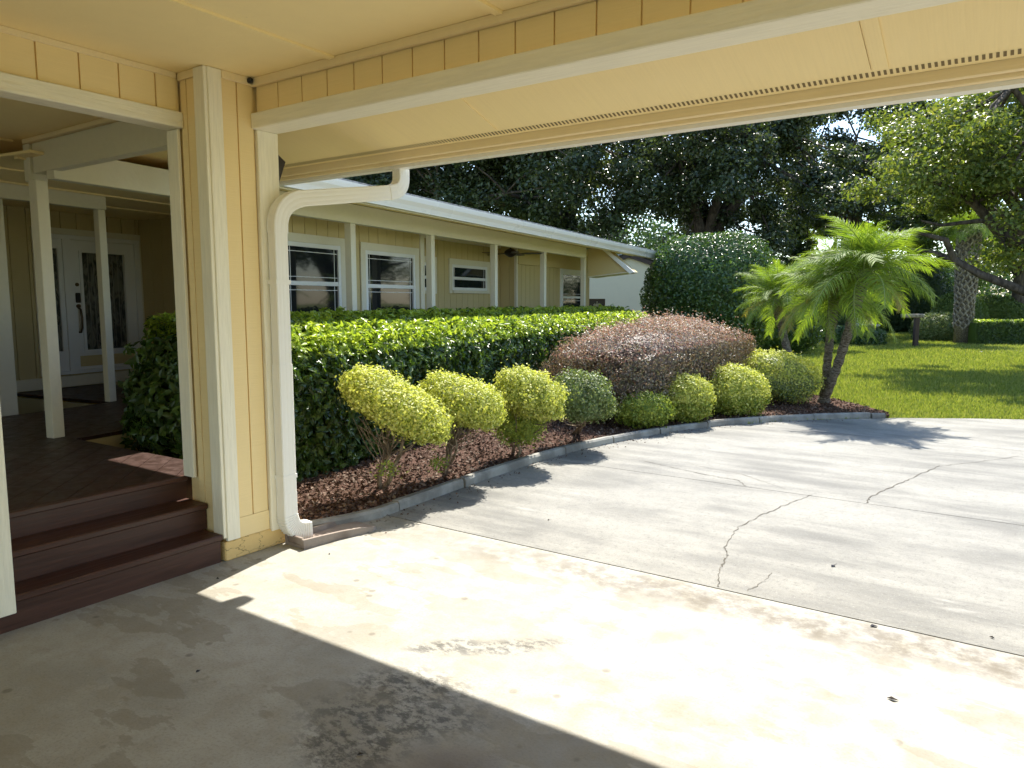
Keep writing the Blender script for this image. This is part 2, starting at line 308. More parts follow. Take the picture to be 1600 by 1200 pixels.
# planting bed
bed_poly = [(-3.9, 2.96), (-3.80, 3.1)]+[(x-.07, y-.02) for x, y in edge if y <= 10.7][1:]+[(-1.35, 10.85), (-1.9, 11.55), (-2.9, 12.6), (-4.2, 14.3), (-5.4, 16.5), (-6.2, 16.5), (-8.2, 16), (-6.1, 3.0)]
def inpoly(x, y, poly):
    c = False; n = len(poly)
    for i in range(n):
        x0, y0 = poly[i]; x1, y1 = poly[i-1]
        if (y0 > y) != (y1 > y) and x < (x1-x0)*(y-y0)/(y1-y0)+x0: c = not c
    return c
prism('mulch_bed', None, bed_poly, -.1, .035, M['soil'], kind='structure')
P = []
while len(P) < 26000:
    y = 2.96+(16-2.96)*random.random()**1.7; x = random.uniform(-5.6, -.9)
    if inpoly(x, y, bed_poly): P.append((x, y, .035+random.random()**2*.03))
P = np.array(P); Nn = unit(np.array([0, 0, 1.])+rng.normal(size=P.shape)*.35)
V, T = leaf_geo(P, Nn, .042, .022, .15); obj('bark_chips', bigmesh('bark_chips', V, T, [M['chips']]), kind='stuff')['label'] = 'brown and pinkish bark chips and fallen leaves covering the bed'
bpy.data.objects['bark_chips']['category'] = 'mulch'
P = []
for _ in range(420):
    yk = random.uniform(3.3, 10); P.append((edge_x(yk)+random.gauss(.06, .10), yk, .006))
P = np.array(P); P = P[P[:, 0] > -3.9]; V, T = leaf_geo(P, unit(np.array([0, 0, 1.])+rng.normal(size=P.shape)*.25), .022, .012, .1); o = obj('spilled_chips', bigmesh('spilled_chips', V, T, [M['chips']]), kind='stuff'); tag(o, 'bits of bark and leaf spilled over the kerb onto the driveway', 'mulch')
# kerb blocks along the bed
kerb = empty('kerb', (0, 0, 0), kind='structure')
kp = [(-3.80, 2.97), (-3.66, 3.2), (-3.52, 3.42)]+[(x, y) for x, y in edge if 3.5 < y <= 10.7]
def resample(pts, step):
    out = [Vector(pts[0])]; acc = 0
    for a, b in zip(pts, pts[1:]):
        a, b = Vector(a), Vector(b); L = (b-a).length; d = step-acc
        while d <= L: out.append(a+(b-a)*d/L); d += step
        acc = (acc+L) % step
    return out
kq = resample([(-3.76, 3.06), (-3.69, 3.22), (-3.63, 3.40)]+kp[3:], .2); K = 4
for i in range(0, len(kq)-1, K):
    sub = kq[i:i+K+1]
    if len(sub) < 2: continue
    V = []; F = []; hh = .068+random.uniform(-.006, .006); off = random.uniform(-.008, .008); m = len(sub)
    for j, p in enumerate(sub):
        a = sub[max(j-1, 0)]; b = sub[min(j+1, m-1)]; d = (b-a).normalized(); n_ = Vector((-d.y, d.x)); q = Vector(p)
        if j == 0: q = q+d*.008
        if j == m-1: q = q-d*.008
        for (s_, z_) in ((-.004, -.03), (.0, hh-.018), (.014, hh), (.072, hh-.004), (.085, hh-.02), (.085, -.03)):
            V.append((q.x+n_.x*(s_+off), q.y+n_.y*(s_+off), z_))
    for j in range(m-1):
        for k in range(6): F.append((j*6+k, j*6+(k+1) % 6, (j+1)*6+(k+1) % 6, (j+1)*6+k))
    F.append(tuple(range(6))); F.append(tuple(range((m-1)*6, m*6))[::-1])
    me = pmesh('kerb_block', V, F, M['kerb']); bm = bmesh.new(); bm.from_mesh(me); bmesh.ops.recalc_face_normals(bm, faces=bm.faces); bm.to_mesh(me); bm.free(); obj('kerb_block', me, kerb)
# grass blades
def drive_side(x, y): return y < 13.5 and x > edge_x(min(max(y, 3.4), 13.49)) if y < 13.5 else False
G = []
def lawn_ok(x, y): return not drive_side(x, y) and not inpoly(x, y, bed_poly)
while len(G) < 170000:
    dep = 9.0+35*random.random()**1.9; la = dep*random.uniform(.25, .82)
    p = _f*dep+_r*la
    if lawn_ok(p.x, p.y): G.append((p.x, p.y))
G = np.array(G); n = len(G); hgt = rng.uniform(.02, .055, n)*(1+.02*np.linalg.norm(G, axis=1)); ang = rng.uniform(0, 6.28, n); wd = .004+.0006*np.linalg.norm(G, axis=1)
lean = rng.normal(size=(n, 2))*.02
b0 = np.c_[G[:, 0]+np.cos(ang)*wd, G[:, 1]+np.sin(ang)*wd, np.full(n, -.03)]; b1 = np.c_[G[:, 0]-np.cos(ang)*wd, G[:, 1]-np.sin(ang)*wd, np.full(n, -.03)]
tp = np.c_[G+lean, -.02+hgt]; V = np.stack([b0, b1, tp], 1).reshape(-1, 3)
o = obj('grass', bigmesh('grass', V, np.arange(3*n).reshape(-1, 3), [M['grass']]), kind='stuff'); tag(o, 'short bright green lawn grass beyond the driveway', 'grass')
# street far behind the lawn
a = gnd(1150, 540); b = gnd(1445, 536.5)
def strip2(name, p, q, wdt, z, mat):
    d = (q-p).normalized(); n_ = Vector((-d.y, d.x, 0)); return sheet(name, [p, q, q+n_*wdt, p+n_*wdt], z, mat, kind='structure')
strip2('street', gnd(1150, 543), gnd(1450, 540.5), 3.0, -.022, M['road'])
o = sheet('neighbour_driveway', [gnd(1530, 549), gnd(1700, 556), gnd(1700, 538), gnd(1535, 539)], -.018, M['drive'], kind='structure')

# ================================================================ CARPORT
XB, XA, Y1, Y2, Y3 = -3.703, -3.95, 2.50, 2.805, 2.94      # pier face, wall plane, pier return, wall line, outer wall face
HC, HB = 2.76, 2.482
cp = empty('carport', (0, 0, 0), label='yellow open carport with cream beams whose roof covers the foreground', cat='carport')
def siding(parent, axis, c, n, a0, a1, z0, z1, mat, first=None, holes=(), wdt=.2, t=.013, name='siding_board'):
    """vertical boards on the plane axis=c facing n(+1/-1); back panel plus proud boards with 9 mm joints"""
    s = a0 if first is None else first
    cuts = []
    while s > a0: s -= wdt
    while s < a1-1e-6:
        lo, hi = max(s, a0)+.0045, min(s+wdt, a1)-.0045; s += wdt
        if hi-lo < .01: continue
        us = sorted({lo, hi}|{u for h in holes for u in (h[0], h[1]) if lo < u < hi})
        for u0, u1 in zip(us, us[1:]):
            if u1-u0 < .006: continue
            m_ = (u0+u1)/2; zs = [(z0, z1)]
            for h in holes:
                if h[0] <= m_ <= h[1]:
                    nz = []
                    for (p, q) in zs:
                        if h[2] > p: nz.append((p, min(q, h[2])))
                        if h[3] < q: nz.append((max(p, h[3]), q))
                    zs = [z_ for z_ in nz if z_[1]-z_[0] > .01]
            for (p, q) in zs:
                lo_, hi_ = (c, c+t) if n > 0 else (c-t, c)
                if axis == 'x': box(name, parent, lo_, hi_, u0, u1, p, q, mat)
                else: box(name, parent, u0, u1, lo_, hi_, p, q, mat)
ceil = box('ceiling', cp, -4.05, 5, -5, Y2, HC, HC+.05, M['ceiling'])
for x in (-4.0, -3.02, -1.96, -.9, .16, 1.22, 2.3, 3.4): 
    if x > -3.5: box('ceiling_batten', cp, x-.020, x+.020, -5, Y2-.028, HC-.014, HC-.0005, M['ceiling'])
# front header
hw = box('header_panel', cp, XB, 5, Y2+.016, Y3-.02, HB+.09, HC, M['siding'])
siding(hw, 'y', Y2+.016, -1, XB+.02, 5, HB+.09, HC-.045, M['siding'], first=-3.495)
box('ceiling_trim', cp, XB+.0, 5, Y2-.026, Y2+.001, HC-.045, HC-.001, M['fascia'], .002)
box('header_beam', cp, XB-.003, 5, Y2-.026, Y3+.012, HB, HB+.088, M['trimx'], .005)
# left wall: beam, panel, pier
lw = box('side_header_panel', cp, XA-.09, XA-.014, -5, Y1-.002, 2.552, HC, M['siding'])
siding(lw, 'x', XA-.014, 1, -5, Y1-.02, 2.555, HC-.03, M['siding'], first=1.762-.1985*20, wdt=.1985)
box('ceiling_trim', cp, XA-.012, XA+.012, -5, Y1-.025, HC-.03, HC-.001, M['fascia'], .002)
box('side_beam', cp, XA-.11, XA+.024, -5, Y1+.0, 2.462, 2.549, M['trimy'], .005)
box('side_jamb', cp, XA-.115, XA-.01, Y1-.022, Y1-.001, .462, 2.46, M['trim'], .003)
box('side_jamb', cp, XA-.11, XA-.085, Y1, Y2+.1, .462, 2.46, M['trim'], .003)
# left near pier with white corner board (at the left picture edge)
box('side_jamb', cp, XA-.11, XB-.06, 1.30, 1.372, .0, 2.46, M['siding'])
box('corner_board', cp, XB-.10, XB+.004, 1.374, 1.394, .09, 2.46, M['trim'], .003)
box('corner_board', cp, XB+.006, XB+.028, 1.27, 1.398, .09, 2.75, M['trim'], .003)
box('side_wall', cp, XA-.10, XB-.02, -5, 1.30, 0, 2.46, M['siding'])
# pier
pier = box('pier', cp, -4.04, XB-.016, Y1+.014, Y3-.015, 0, HC, M['siding'])
siding(pier, 'y', Y1+.014, -1, XA+.0, XB-.085, .0, HC-.03, M['siding'], first=-3.89, wdt=.14)
siding(pier, 'x', XB-.016, 1, Y1+.085, Y2-.005, .235, HC-.03, M['siding'], first=2.475, wdt=.2165)
box('corner_board', pier, XB-.085, XB+.012, Y1-.022, Y1-.001, .14, HC-.002, M['trim'], .003)
box('corner_board', pier, XB-.001, XB+.020, Y1-.001, Y1+.083, .12, HC-.002, M['trim'], .003)
box('ceiling_trim', pier, XA, XB-.087, Y1-.014, Y1-.001, HC-.042, HC-.001, M['fascia'], .002)
box('ceiling_trim', pier, XB-.001, XB+.02, Y1+.085, Y2-.028, HC-.042, HC-.001, M['fascia'], .002)
box('skirt_board', pier, XB-.015, XB-.001, Y1+.085, Y2-.002, .115, .233, M['siding'])
box('stucco_base', pier, XB-.30, XB+.006, Y1-.01, Y3-.005, 0, .113, M['stucco'], .006)
box('opening_jamb', pier, XB-.014, XB+.018, Y2+.002, Y3+.01, .10, HB-.001, M['trim'], .003)
box('opening_jamb', pier, XB-.11, XB-.015, Y3-.013, Y3+.012, .06, HB-.001, M['trim'], .003)
# front soffit, sloping down to the gutter
PI = math.pi; pit = .32; ys0, ys1 = Y3+.013, 3.70
def zs(y): return 2.468+pit*(3.70-y)
def slope_panel(name, parent, x0, x1, y0, y1, dz0, dz1, mat):
    V = [(x, y, zs(y)+d) for d in (dz0, dz1) for x, y in ((x0, y0), (x1, y0), (x1, y1), (x0, y1))]
    F = [(3, 2, 1, 0), (4, 5, 6, 7), (0, 1, 5, 4), (1, 2, 6, 5), (2, 3, 7, 6), (3, 0, 4, 7)]
    return obj(name, pmesh(name, V, F, mat), parent)
soff = slope_panel('soffit', cp, -5.36, 5, Y3-.02, ys1, .02, .05, M['soffit'])
xs = [-5.36, -4.68, -2.635, -.589, 1.46, 3.5, 5]
for x0, x1 in zip(xs, xs[1:]):
    slope_panel('soffit_panel', soff, x0+.0012, x1-.0012, ys0, ys1-.075, 0, .018, M['soffit'])
for x in (-2.60, -.55, -4.68): slope_panel('soffit_batten', soff, x-.03, x+.03, ys0, ys1-.08, -.007, -.0005, M['soffit'])
vent = slope_panel('soffit_vent', soff, -4.62, 5, ys1-.073, ys1-.002, .003, .018, M['soffit'])
V = []; F = []; x = -4.6; k = 0
random.seed(3)
while x < 4.9:
    if (k//34) % 3 != 2 or k % 34 > 9 or True:
        y0, y1 = ys1-.058, ys1-.024; b = len(V); w_ = .0115
        V += [(x, y0, zs(y0)+.0015), (x+w_, y0, zs(y0)+.0015), (x+w_, y1, zs(y1)+.0015), (x, y1, zs(y1)+.0015)]; F.append((b+3, b+2, b+1, b))
    x += .024; k += 1
# slots are flat strips coloured dark in place of shaded openings
bars = bmesh.new()
slot = obj('vent_slots', pmesh('vent_slots', V, F, M['slot']), soff, kind='stuff')
box('sub_fascia', cp, -5.36, 5, 3.702, 3.738, 2.425, 2.62, M['fascia'], .004)
box('fascia_board', cp, -5.36, 5, 3.742, 3.772, 2.405, 2.62, M['fascia'], .004)
def gutter(name, parent, axis, a0, a1, c, z0, z1, wdt, mat, sgn=1):
    """K-style gutter extruded along x or y; back face at c, projecting wdt"""
    pr = [(0, z1), (0, z0), (wdt*.6, z0), (wdt*.66, z0+(z1-z0)*.25), (wdt*.95, z0+(z1-z0)*.62), (wdt, z0+(z1-z0)*.86), (wdt, z1), (wdt*.9, z1), (wdt*.9, z1-.012), (wdt*.94, z1-.03), (wdt*.6, z0+.006), (.006, z0+.006), (.006, z1)]
    V = []; n = len(pr)
    for a in (a0, a1):
        for d, z in pr: V.append((a, c+sgn*d, z) if axis == 'x' else (c+sgn*d, a, z))
    F = [(i, (i+1) % n, (i+1) % n+n, i+n) for i in range(n)]+[(0, 1, 2, 3, 4, 5, 6, 12)[::-1], (n, n+1, n+2, n+3, n+4, n+5, n+6, n+12)]
    me = pmesh(name, V, F, mat); bm = bmesh.new(); bm.from_mesh(me); bmesh.ops.recalc_face_normals(bm, faces=bm.faces); bm.to_mesh(me); bm.free()
    return obj(name, me, parent)
gutter('gutter', cp, 'x', -5.34, 5, 3.775, 2.386, 2.50, .115, M['white'])
# roof above
V = [(-5.36, 3.76, 2.63), (5, 3.76, 2.63), (5, -1, 4.15), (-5.36, -1, 4.15), (-5.36, -5.5, 2.7), (5, -5.5, 2.7)]
obj('roof', pmesh('roof', V, [(0, 1, 2, 3), (3, 2, 5, 4), (1, 5, 2)], M['shingle']), cp)
for (x, y) in ((4.6, 2.6), (4.6, -4.6)): box('post', cp, x-.15, x+.15, y-.15, y+.15, 0, HC-.003, M['siding'], .004)
# downspout
def sweep_rect(name, parent, pts, hw, hd, mat, up=Vector((1, 0, 0)), ribs=True):
    """ribbed rectangular pipe along pts; 'up' stays the wide direction"""
    prof = []
    def side(a, b, nn, amp):
        for i in range(nn):
            f = i/nn; d = 1 if (i % 2 == 0) else 1-amp; p = Vector(a).lerp(Vector(b), f); prof.append((p.x*(d if abs(p.x) >= abs(p.y) or True else 1), p.y*d))
    c = [(-1, -1), (1, -1), (1, 1), (-1, 1)]
    for i in range(4):
        a = Vector(c[i]); b = Vector(c[(i+1) % 4])
        for k in range(10):
            f = .06+.88*k/9; p = a.lerp(b, f); dd = .965 if k % 3 == 1 and ribs else 1
            nrm = Vector(((a+b).x/2, (a+b).y/2)); p = Vector((p.x*(dd if abs(nrm.x) > .5 else 1), p.y*(dd if abs(nrm.y) > .5 else 1))); prof.append((p.x*hw, p.y*hd))
    V = []; F = []; n = len(prof); P_ = [Vector(p) for p in pts]
    for i, p in enumerate(P_):
        t = (P_[min(i+1, len(P_)-1)]-P_[max(i-1, 0)]).normalized(); s = up-t*up.dot(t); s.normalize(); q = t.cross(s)
        for a, b in prof: V.append(p+s*a+q*b)
    for i in range(len(P_)-1):
        for k in range(n): F.append((i*n+k, i*n+(k+1) % n, (i+1)*n+(k+1) % n, (i+1)*n+k))
    F.append(tuple(range(n))[::-1]); F.append(tuple(range((len(P_)-1)*n, len(P_)*n)))
    me = pmesh(name, V, F, mat); bm = bmesh.new(); bm.from_mesh(me); bmesh.ops.recalc_face_normals(bm, faces=bm.faces); bm.to_mesh(me); bm.free()
    return obj(name, me, parent)
def arc(p0, p1, p2, n=8, crimp=0):
    p0, p1, p2 = map(Vector, (p0, p1, p2)); out = []
    for i in range(n+1):
        f = i/n; out.append(p0*(1-f)**2+p1*2*f*(1-f)+p2*f*f)
    return out
DX, DY = -3.646, 2.893
dsp = empty('downspout', (DX, DY, 0), label='cream ribbed metal downspout bending down beside the pier to the splash block', cat='downspout')
L = lambda x, y, z: (x-DX, y-DY, z)
sweep_rect('pipe', dsp, [L(DX, DY, .30), L(DX, DY, 1.12)], .037, .050, M['white']); sweep_rect('pipe', dsp, [L(DX, DY, 1.10), L(DX, DY, 1.93)], .034, .047, M['white'])
sweep_rect('elbow', dsp, [L(DX, DY, 1.90)]+arc(L(DX, DY, 1.93), L(DX, DY, 2.075), L(DX+.02, DY+.15, 2.115), 9), .038, .051, M['white'])
sweep_rect('pipe', dsp, [L(DX+.02, DY+.14, 2.112), L(DX+.105, 3.74, 2.225)], .035, .048, M['white'])
sweep_rect('elbow', dsp, arc(L(DX+.104, 3.72, 2.222), L(DX+.117, 3.838, 2.238), L(DX+.117, 3.84, 2.33), 9)+[L(DX+.117, 3.84, 2.392)], .037, .049, M['white'])
# crimped outlet elbow at the foot
pts = [L(DX, DY, .33), L(DX, DY, .20)]; el = arc(L(DX, DY, .20), L(DX, DY, .06), L(DX+.02, DY+.15, .07), 16)
sweep_rect('elbow', dsp, pts[:1]+el, .038, .051, M['white'])
for i in range(1, 16):
    d = (el[i+1]-el[i-1]).normalized(); sweep_rect('crimp', dsp, [el[i]-d*.0035, el[i]+d*.0035], .041, .055, M['white'], ribs=False)
box('strap', dsp, -.039, .039, -.053, .053, 1.60, 1.625, M['white']); box('strap', dsp, -.040, .040, -.053, .053, .42, .445, M['white'])
# splash block
sb = empty('splash_block', (-3.575, 2.965, 0), R(-4), label='brown grey concrete splash block lying under the downspout outlet', cat='splash block')
def tray(parent):
    bm = bmesh.new(); rows = [(-.08, .095, .060), (.05, .098, .055), (.2, .11, .05), (.33, .135, .045), (.42, .15, .03), (.47, .12, .02)]
    cols = []
    for y, h_, z in rows:
        w2 = h_-.022; zi = .022-.01*(y+.08)
        cols.append([(-h_, y, 0), (-h_, y, z), (-w2, y, z), (-w2+.008, y, zi), (w2-.008, y, zi), (w2, y, z), (h_, y, z), (h_, y, 0)])
    vs_ = [[bm.verts.new(p) for p in c_] for c_ in cols]
    for a, b in zip(vs_, vs_[1:]):
        for k in range(8): bm.faces.new((a[k], a[(k+1) % 8], b[(k+1) % 8], b[k]))
    bm.faces.new(vs_[-1]); bm.faces.new(vs_[0][::-1])
    bmesh.ops.recalc_face_normals(bm, faces=bm.faces); me = bpy.data.meshes.new('tray'); bm.to_mesh(me); bm.free(); me.materials.append(M['splash']); obj('tray', me, parent)
    box('back_lip', parent, -.07, .07, -.075, -.055, .02, .065, M['splash'], .004)
tray(sb)
# small wasp nest / cable stub at the ceiling corner
o = obj('ceiling_sensor', boxmesh(.035, .03, .03, M['black'], .009), None, (XB+.03, Y2-.045, HC-.02)); tag(o, 'tiny black sensor tucked in the carport ceiling corner above the pier', 'sensor')
# dark flashing corner beside the jamb top
V = [(-3.74, 2.955, 2.40), (-3.735, 3.04, 2.34), (-3.735, 2.96, 2.14), (-3.76, 2.955, 2.40), (-3.755, 3.04, 2.34), (-3.755, 2.96, 2.14)]
obj('flashing', pmesh('flashing', V, [(0, 1, 2), (5, 4, 3), (0, 3, 4, 1), (1, 4, 5, 2), (2, 5, 3, 0)], M['dark']), cp)

# ================================================================ HOUSE (turned a little)
A = R(8.36); hs = empty('house', (0, 0, 0), A, label='yellow single storey house with a long posted porch behind the hedge', cat='house')
gx = Vector((math.cos(A), math.sin(A), 0)); hy = Vector((-math.sin(A), math.cos(A), 0))
def W(x, y, z=0): return gx*x+hy*y+Vector((0, 0, z))
FL = .46
def boxes(name, parent, L, mat, **k):       # several boxes joined as one mesh
    V = []; F = []
    for x0, x1, y0, y1, z0, z1 in L:
        b = len(V); V += [(x, y, z) for z in (z0, z1) for x, y in ((x0, y0), (x1, y0), (x1, y1), (x0, y1))]
        F += [tuple(b+i for i in f) for f in ((3, 2, 1, 0), (4, 5, 6, 7), (0, 1, 5, 4), (1, 2, 6, 5), (2, 3, 7, 6), (3, 0, 4, 7))]
    return obj(name, pmesh(name, V, F, mat), parent, **k)
def window(parent, x, y0, y1, z0, z1, rail=.5, c=.095, crm='trimh', label=None):
    # double-hung window on the wall plane x, facing +x; y0..z1 is the frame's outer size
    wi = boxes('window', parent, [(x+.014, x+.036, y0-c, y1+c, z1, z1+c), (x+.014, x+.032, y0-c, y0, z0-.05, z1), (x+.014, x+.032, y1, y1+c, z0-.05, z1)], M[crm], label=label)
    box('window_sill', wi, x+.014, x+.06, y0+.002, y1-.002, z0-.05, z0-.001, M[crm], .003)
    f = .05; zm = z0+(z1-z0)*rail
    boxes('window_frame', wi, [(x-.02, x+.03, y0+.001, y0+f, z0+.001, z1-.001), (x-.02, x+.03, y1-f, y1-.001, z0+.001, z1-.001), (x-.02, x+.029, y0+f, y1-f, z1-f, z1-.001), (x-.02, x+.029, y0+f, y1-f, z0+.001, z0+f)], M['frame'])
    box('meeting_rail', wi, x-.02, x+.027, y0+f+.001, y1-f-.001, zm-.025, zm+.025, M['frame'], .003)
    box('pane', wi, x+.004, x+.010, y0+f, y1-f, zm+.025, z1-f, M['glass']); box('pane', wi, x+.001, x+.006, y0+f, y1-f, z0+f, zm-.025, M['glass'])
    for (za, zb, xx) in ((zm+.025, z1-f, x+.0105), (z0+f, zm-.025, x+.0065)):
        for yy_ in (y0+f+.05, y1-f-.06): box('muntin', wi, xx, xx+.004, yy_, yy_+.007, za+.001, zb-.001, M['frame'])
        if zb-za > .25:
            for zz in (za+.045, zb-.055): box('muntin', wi, xx, xx+.0045, y0+f+.001, y1-f-.001, zz, zz+.007, M['frame'])
    return wi
def hole(y0, y1, z0, z1, c=.095): return (y0-c+.002, y1+c-.002, z0-.048, z1+c-.002)
PW, RW, EW, ZC = -5.9, -6.5, -6.15, 2.56
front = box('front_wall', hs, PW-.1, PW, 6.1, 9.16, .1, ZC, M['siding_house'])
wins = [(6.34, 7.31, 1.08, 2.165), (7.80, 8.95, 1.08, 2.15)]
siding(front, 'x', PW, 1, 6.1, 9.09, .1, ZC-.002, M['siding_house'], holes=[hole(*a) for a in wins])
for a in wins: window(hs, PW, *a, rail=.575)
box('corner_board', front, PW-.05, PW+.034, 9.161, 9.19, .1, ZC-.001, M['trimh'], .003); box('corner_board', front, PW+.001, PW+.03, 9.092, 9.16, .1, ZC-.001, M['trimh'], .003)
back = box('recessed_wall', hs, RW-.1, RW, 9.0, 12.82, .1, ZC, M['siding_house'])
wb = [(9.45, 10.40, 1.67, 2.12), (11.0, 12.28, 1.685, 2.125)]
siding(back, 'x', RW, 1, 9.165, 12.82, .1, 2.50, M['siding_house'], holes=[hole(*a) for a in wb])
for a in wb: window(hs, RW, *a, rail=.47)
box('ceiling_trim', back, RW+.001, RW+.04, 9.165, 12.82, 2.502, ZC-.001, M['trimh'])
box('return_wall', hs, RW+.001, PW-.101, 9.06, 9.16, .1, ZC, M['siding_house'])
side = box('side_wall', hs, RW+.001, EW+.0, 12.83, 12.93, .1, ZC, M['siding_house'])
siding(side, 'y', 12.83, -1, RW+.03, EW-.0, .1, ZC-.06, M['siding_house'])
end = box('end_wall', hs, EW-.1, EW, 12.94, 16.9, .1, ZC, M['siding_house'])
w3 = (15.12, 16.45, 1.10, 2.13)
siding(end, 'x', EW, 1, 12.86, 16.9, .1, 2.20, M['siding_house'], holes=[hole(*w3)])
box('door_header', end, EW+.001, EW+.05, 12.86, 16.9, 2.202, ZC-.001, M['siding_house']); window(hs, EW, *w3, rail=.47, crm='frame')
box('corner_board', end, EW-.02, EW+.035, 12.80, 12.855, .1, 2.55, M['trimh'], .003)
# posts, beam, roof, gutter along the porch
for i, y in enumerate((3.55, 6.95, 8.67, 10.55, 12.51, 14.60)):
    z = FL if i == 0 else .1
    xo, yo = (-.155, -.045) if i == 0 else (0, 0)
    p = box('post', hs, -5.485+xo, -5.395+xo, y-.045+yo, y+.045+yo, z+.001, 2.384, M['trimh'], .004)
box('porch_beam', hs, -5.485, -5.395, 3.50, 14.65, 2.386, 2.60, M['trimh'], .004)
box('porch_ceiling', hs, -9.0, -5.49, 3.4, 17.0, ZC, ZC+.02, M['ceiling'])
for x in (-5.75, -6.3, -7.0, -7.8): box('ceiling_batten', hs, x-.02, x+.02, 3.45, 16.8, ZC-.014, ZC-.001, M['ceiling'])
box('eave_soffit', hs, -5.393, -4.772, 4.66, 17.9, 2.603, 2.622, M['soffit'])
box('fascia_board', hs, -4.77, -4.752, 4.66, 17.9, 2.49, 2.66, M['trimh'])
gutter('gutter', hs, 'y', 4.68, 18.0, -4.75, 2.50, 2.655, .115, M['white'])
V = [(-4.70, 4.7, 2.668), (-4.70, 18.0, 2.668), (-9.6, 18.0, 2.93), (-9.6, 4.7, 2.93), (-14, 18.0, 2.7), (-14, 4.7, 2.7)]
V2 = [(x, y, z+.02) for x, y, z in V]
obj('roof', pmesh('roof', V+V2, [(3, 2, 1, 0), (5, 4, 2, 3), (6, 7, 8, 9), (9, 8, 10, 11), (0, 1, 7, 6), (1, 2, 8, 7), (2, 4, 10, 8), (3, 0, 6, 9), (5, 3, 9, 11), (4, 5, 11, 10)], M['shingle']), hs)
# boxed gable return with its white rake board
pr = [(-5.48, 2.598), (-5.13, 2.598), (-4.54, 2.11), (-5.46, 2.02)]
def prism_y(name, parent, poly, y0, y1, mat):
    n = len(poly); V = [(x, y0, z) for x, z in poly]+[(x, y1, z) for x, z in poly]
    F = [tuple(range(n)), tuple(range(n, 2*n))[::-1]]+[(i, i+n, (i+1) % n+n, (i+1) % n) for i in range(n)]
    me = pmesh(name, V, F, mat); bm = bmesh.new(); bm.from_mesh(me); bmesh.ops.recalc_face_normals(bm, faces=bm.faces); bm.to_mesh(me); bm.free(); return obj(name, me, parent)
gr = prism_y('gable_return', hs, pr, 14.95, 15.5, M['siding_house'])
prism_y('rake_board', gr, [(-5.18, 2.60), (-5.08, 2.60), (-4.44, 2.09), (-4.54, 2.06)], 14.90, 14.948, M['frame']); prism_y('soffit_edge', gr, [(-5.46, 2.018), (-4.54, 2.108), (-4.54, 2.09), (-5.46, 1.998)], 14.93, 15.5, M['trimh'])
# raised base wall under the porch beside the deck notch
box('base_wall', hs, -5.44, -5.40, 3.52, 6.2, 0, FL-.03, M['siding_house'])
# entry: door wall, door, sidelights
DW = -8.75
dwall = box('entry_wall', hs, DW-.1, DW, 4.3, 6.75, .1, ZC, M['siding_house'])
hd = (5.34, 6.755, .62, 2.36)
siding(dwall, 'x', DW, 1, 4.3, 6.75, .30, ZC-.002, M['siding_house'], holes=[hd], first=4.9)
box('sill_band', dwall, DW+.001, DW+.05, 4.3, 6.75, .47, .60, M['trimh'], .003)
boxes('door_casing', hs, [(DW+.001, DW+.04, 5.34, 6.755, 2.29, 2.36), (DW+.001, DW+.038, 6.727, 6.755, .62, 2.289), (DW+.001, DW+.038, 5.34, 5.424, .62, 2.289)], M['trimh'])
door = boxes('door_unit', hs, [(DW+.002, DW+.045, 5.335, 6.635, 2.235, 2.288), (DW+.002, DW+.045, 5.60, 5.70, .66, 2.235), (DW+.002, DW+.045, 6.56, 6.635, .66, 2.235), (DW+.002, DW+.06, 5.335, 6.635, .62, .66), (DW+.002, DW+.035, 5.335, 5.37, .66, 2.235)], M['frame'], label='white front door unit with leaded glass sidelight')
boxes('sidelight', door, [(DW+.002, DW+.03, 5.371, 5.598, 2.12, 2.234), (DW+.002, DW+.03, 5.371, 5.598, .661, .90), (DW+.002, DW+.03, 5.54, 5.598, .90, 2.12), (DW+.002, DW+.03, 5.371, 5.40, .90, 2.12)], M['frame'])
box('pane', door, DW+.004, DW+.012, 5.40, 5.54, .90, 2.12, M['doorglass'])
boxes('door_leaf', door, [(DW+.002, DW+.03, 5.703, 5.835, .663, 2.232), (DW+.002, DW+.03, 6.40, 6.557, .663, 2.232), (DW+.002, DW+.03, 5.835, 6.40, 2.09, 2.232), (DW+.002, DW+.03, 5.835, 6.40, .663, .90)], M['frame'])
box('kick_plate', door, DW+.031, DW+.034, 5.74, 6.50, .70, .83, M['siding_house']); box('pane', door, DW+.006, DW+.014, 5.835, 6.40, .90, 2.09, M['doorglass'])
boxes('glass_moulding', door, [(DW+.031, DW+.045, 5.80, 5.834, .88, 2.11), (DW+.031, DW+.045, 6.401, 6.43, .88, 2.11), (DW+.031, DW+.045, 5.834, 6.401, 2.091, 2.115), (DW+.031, DW+.045, 5.834, 6.401, .875, .899)], M['frame'])
V = []; F = []
def curve_on_glass(pts): tube_geo(V, F, [(DW+.017, y, z) for y, z in pts], .004, 5)
for yy_ in (5.92, 5.99, 6.25, 6.32): curve_on_glass([(yy_, .92), (yy_, 2.07)])
for zc in (1.1, 1.42, 1.74):
    curve_on_glass([(6.12+.11*math.cos(a), zc+.15*math.sin(a)) for a in np.linspace(0, 2*PI, 13)]); curve_on_glass([(6.0, zc-.2), (6.12, zc-.05), (6.24, zc-.2)]); curve_on_glass([(6.05, zc+.1), (6.12, zc+.18), (6.19, zc+.1)])
for zc in (1.0, 1.3, 1.6, 1.9): curve_on_glass([(5.47+.03*math.sin(a*2), zc+a*.04) for a in np.linspace(-3, 3, 9)])
obj('leading', pmesh('leading', V, F, M['lead']), door)
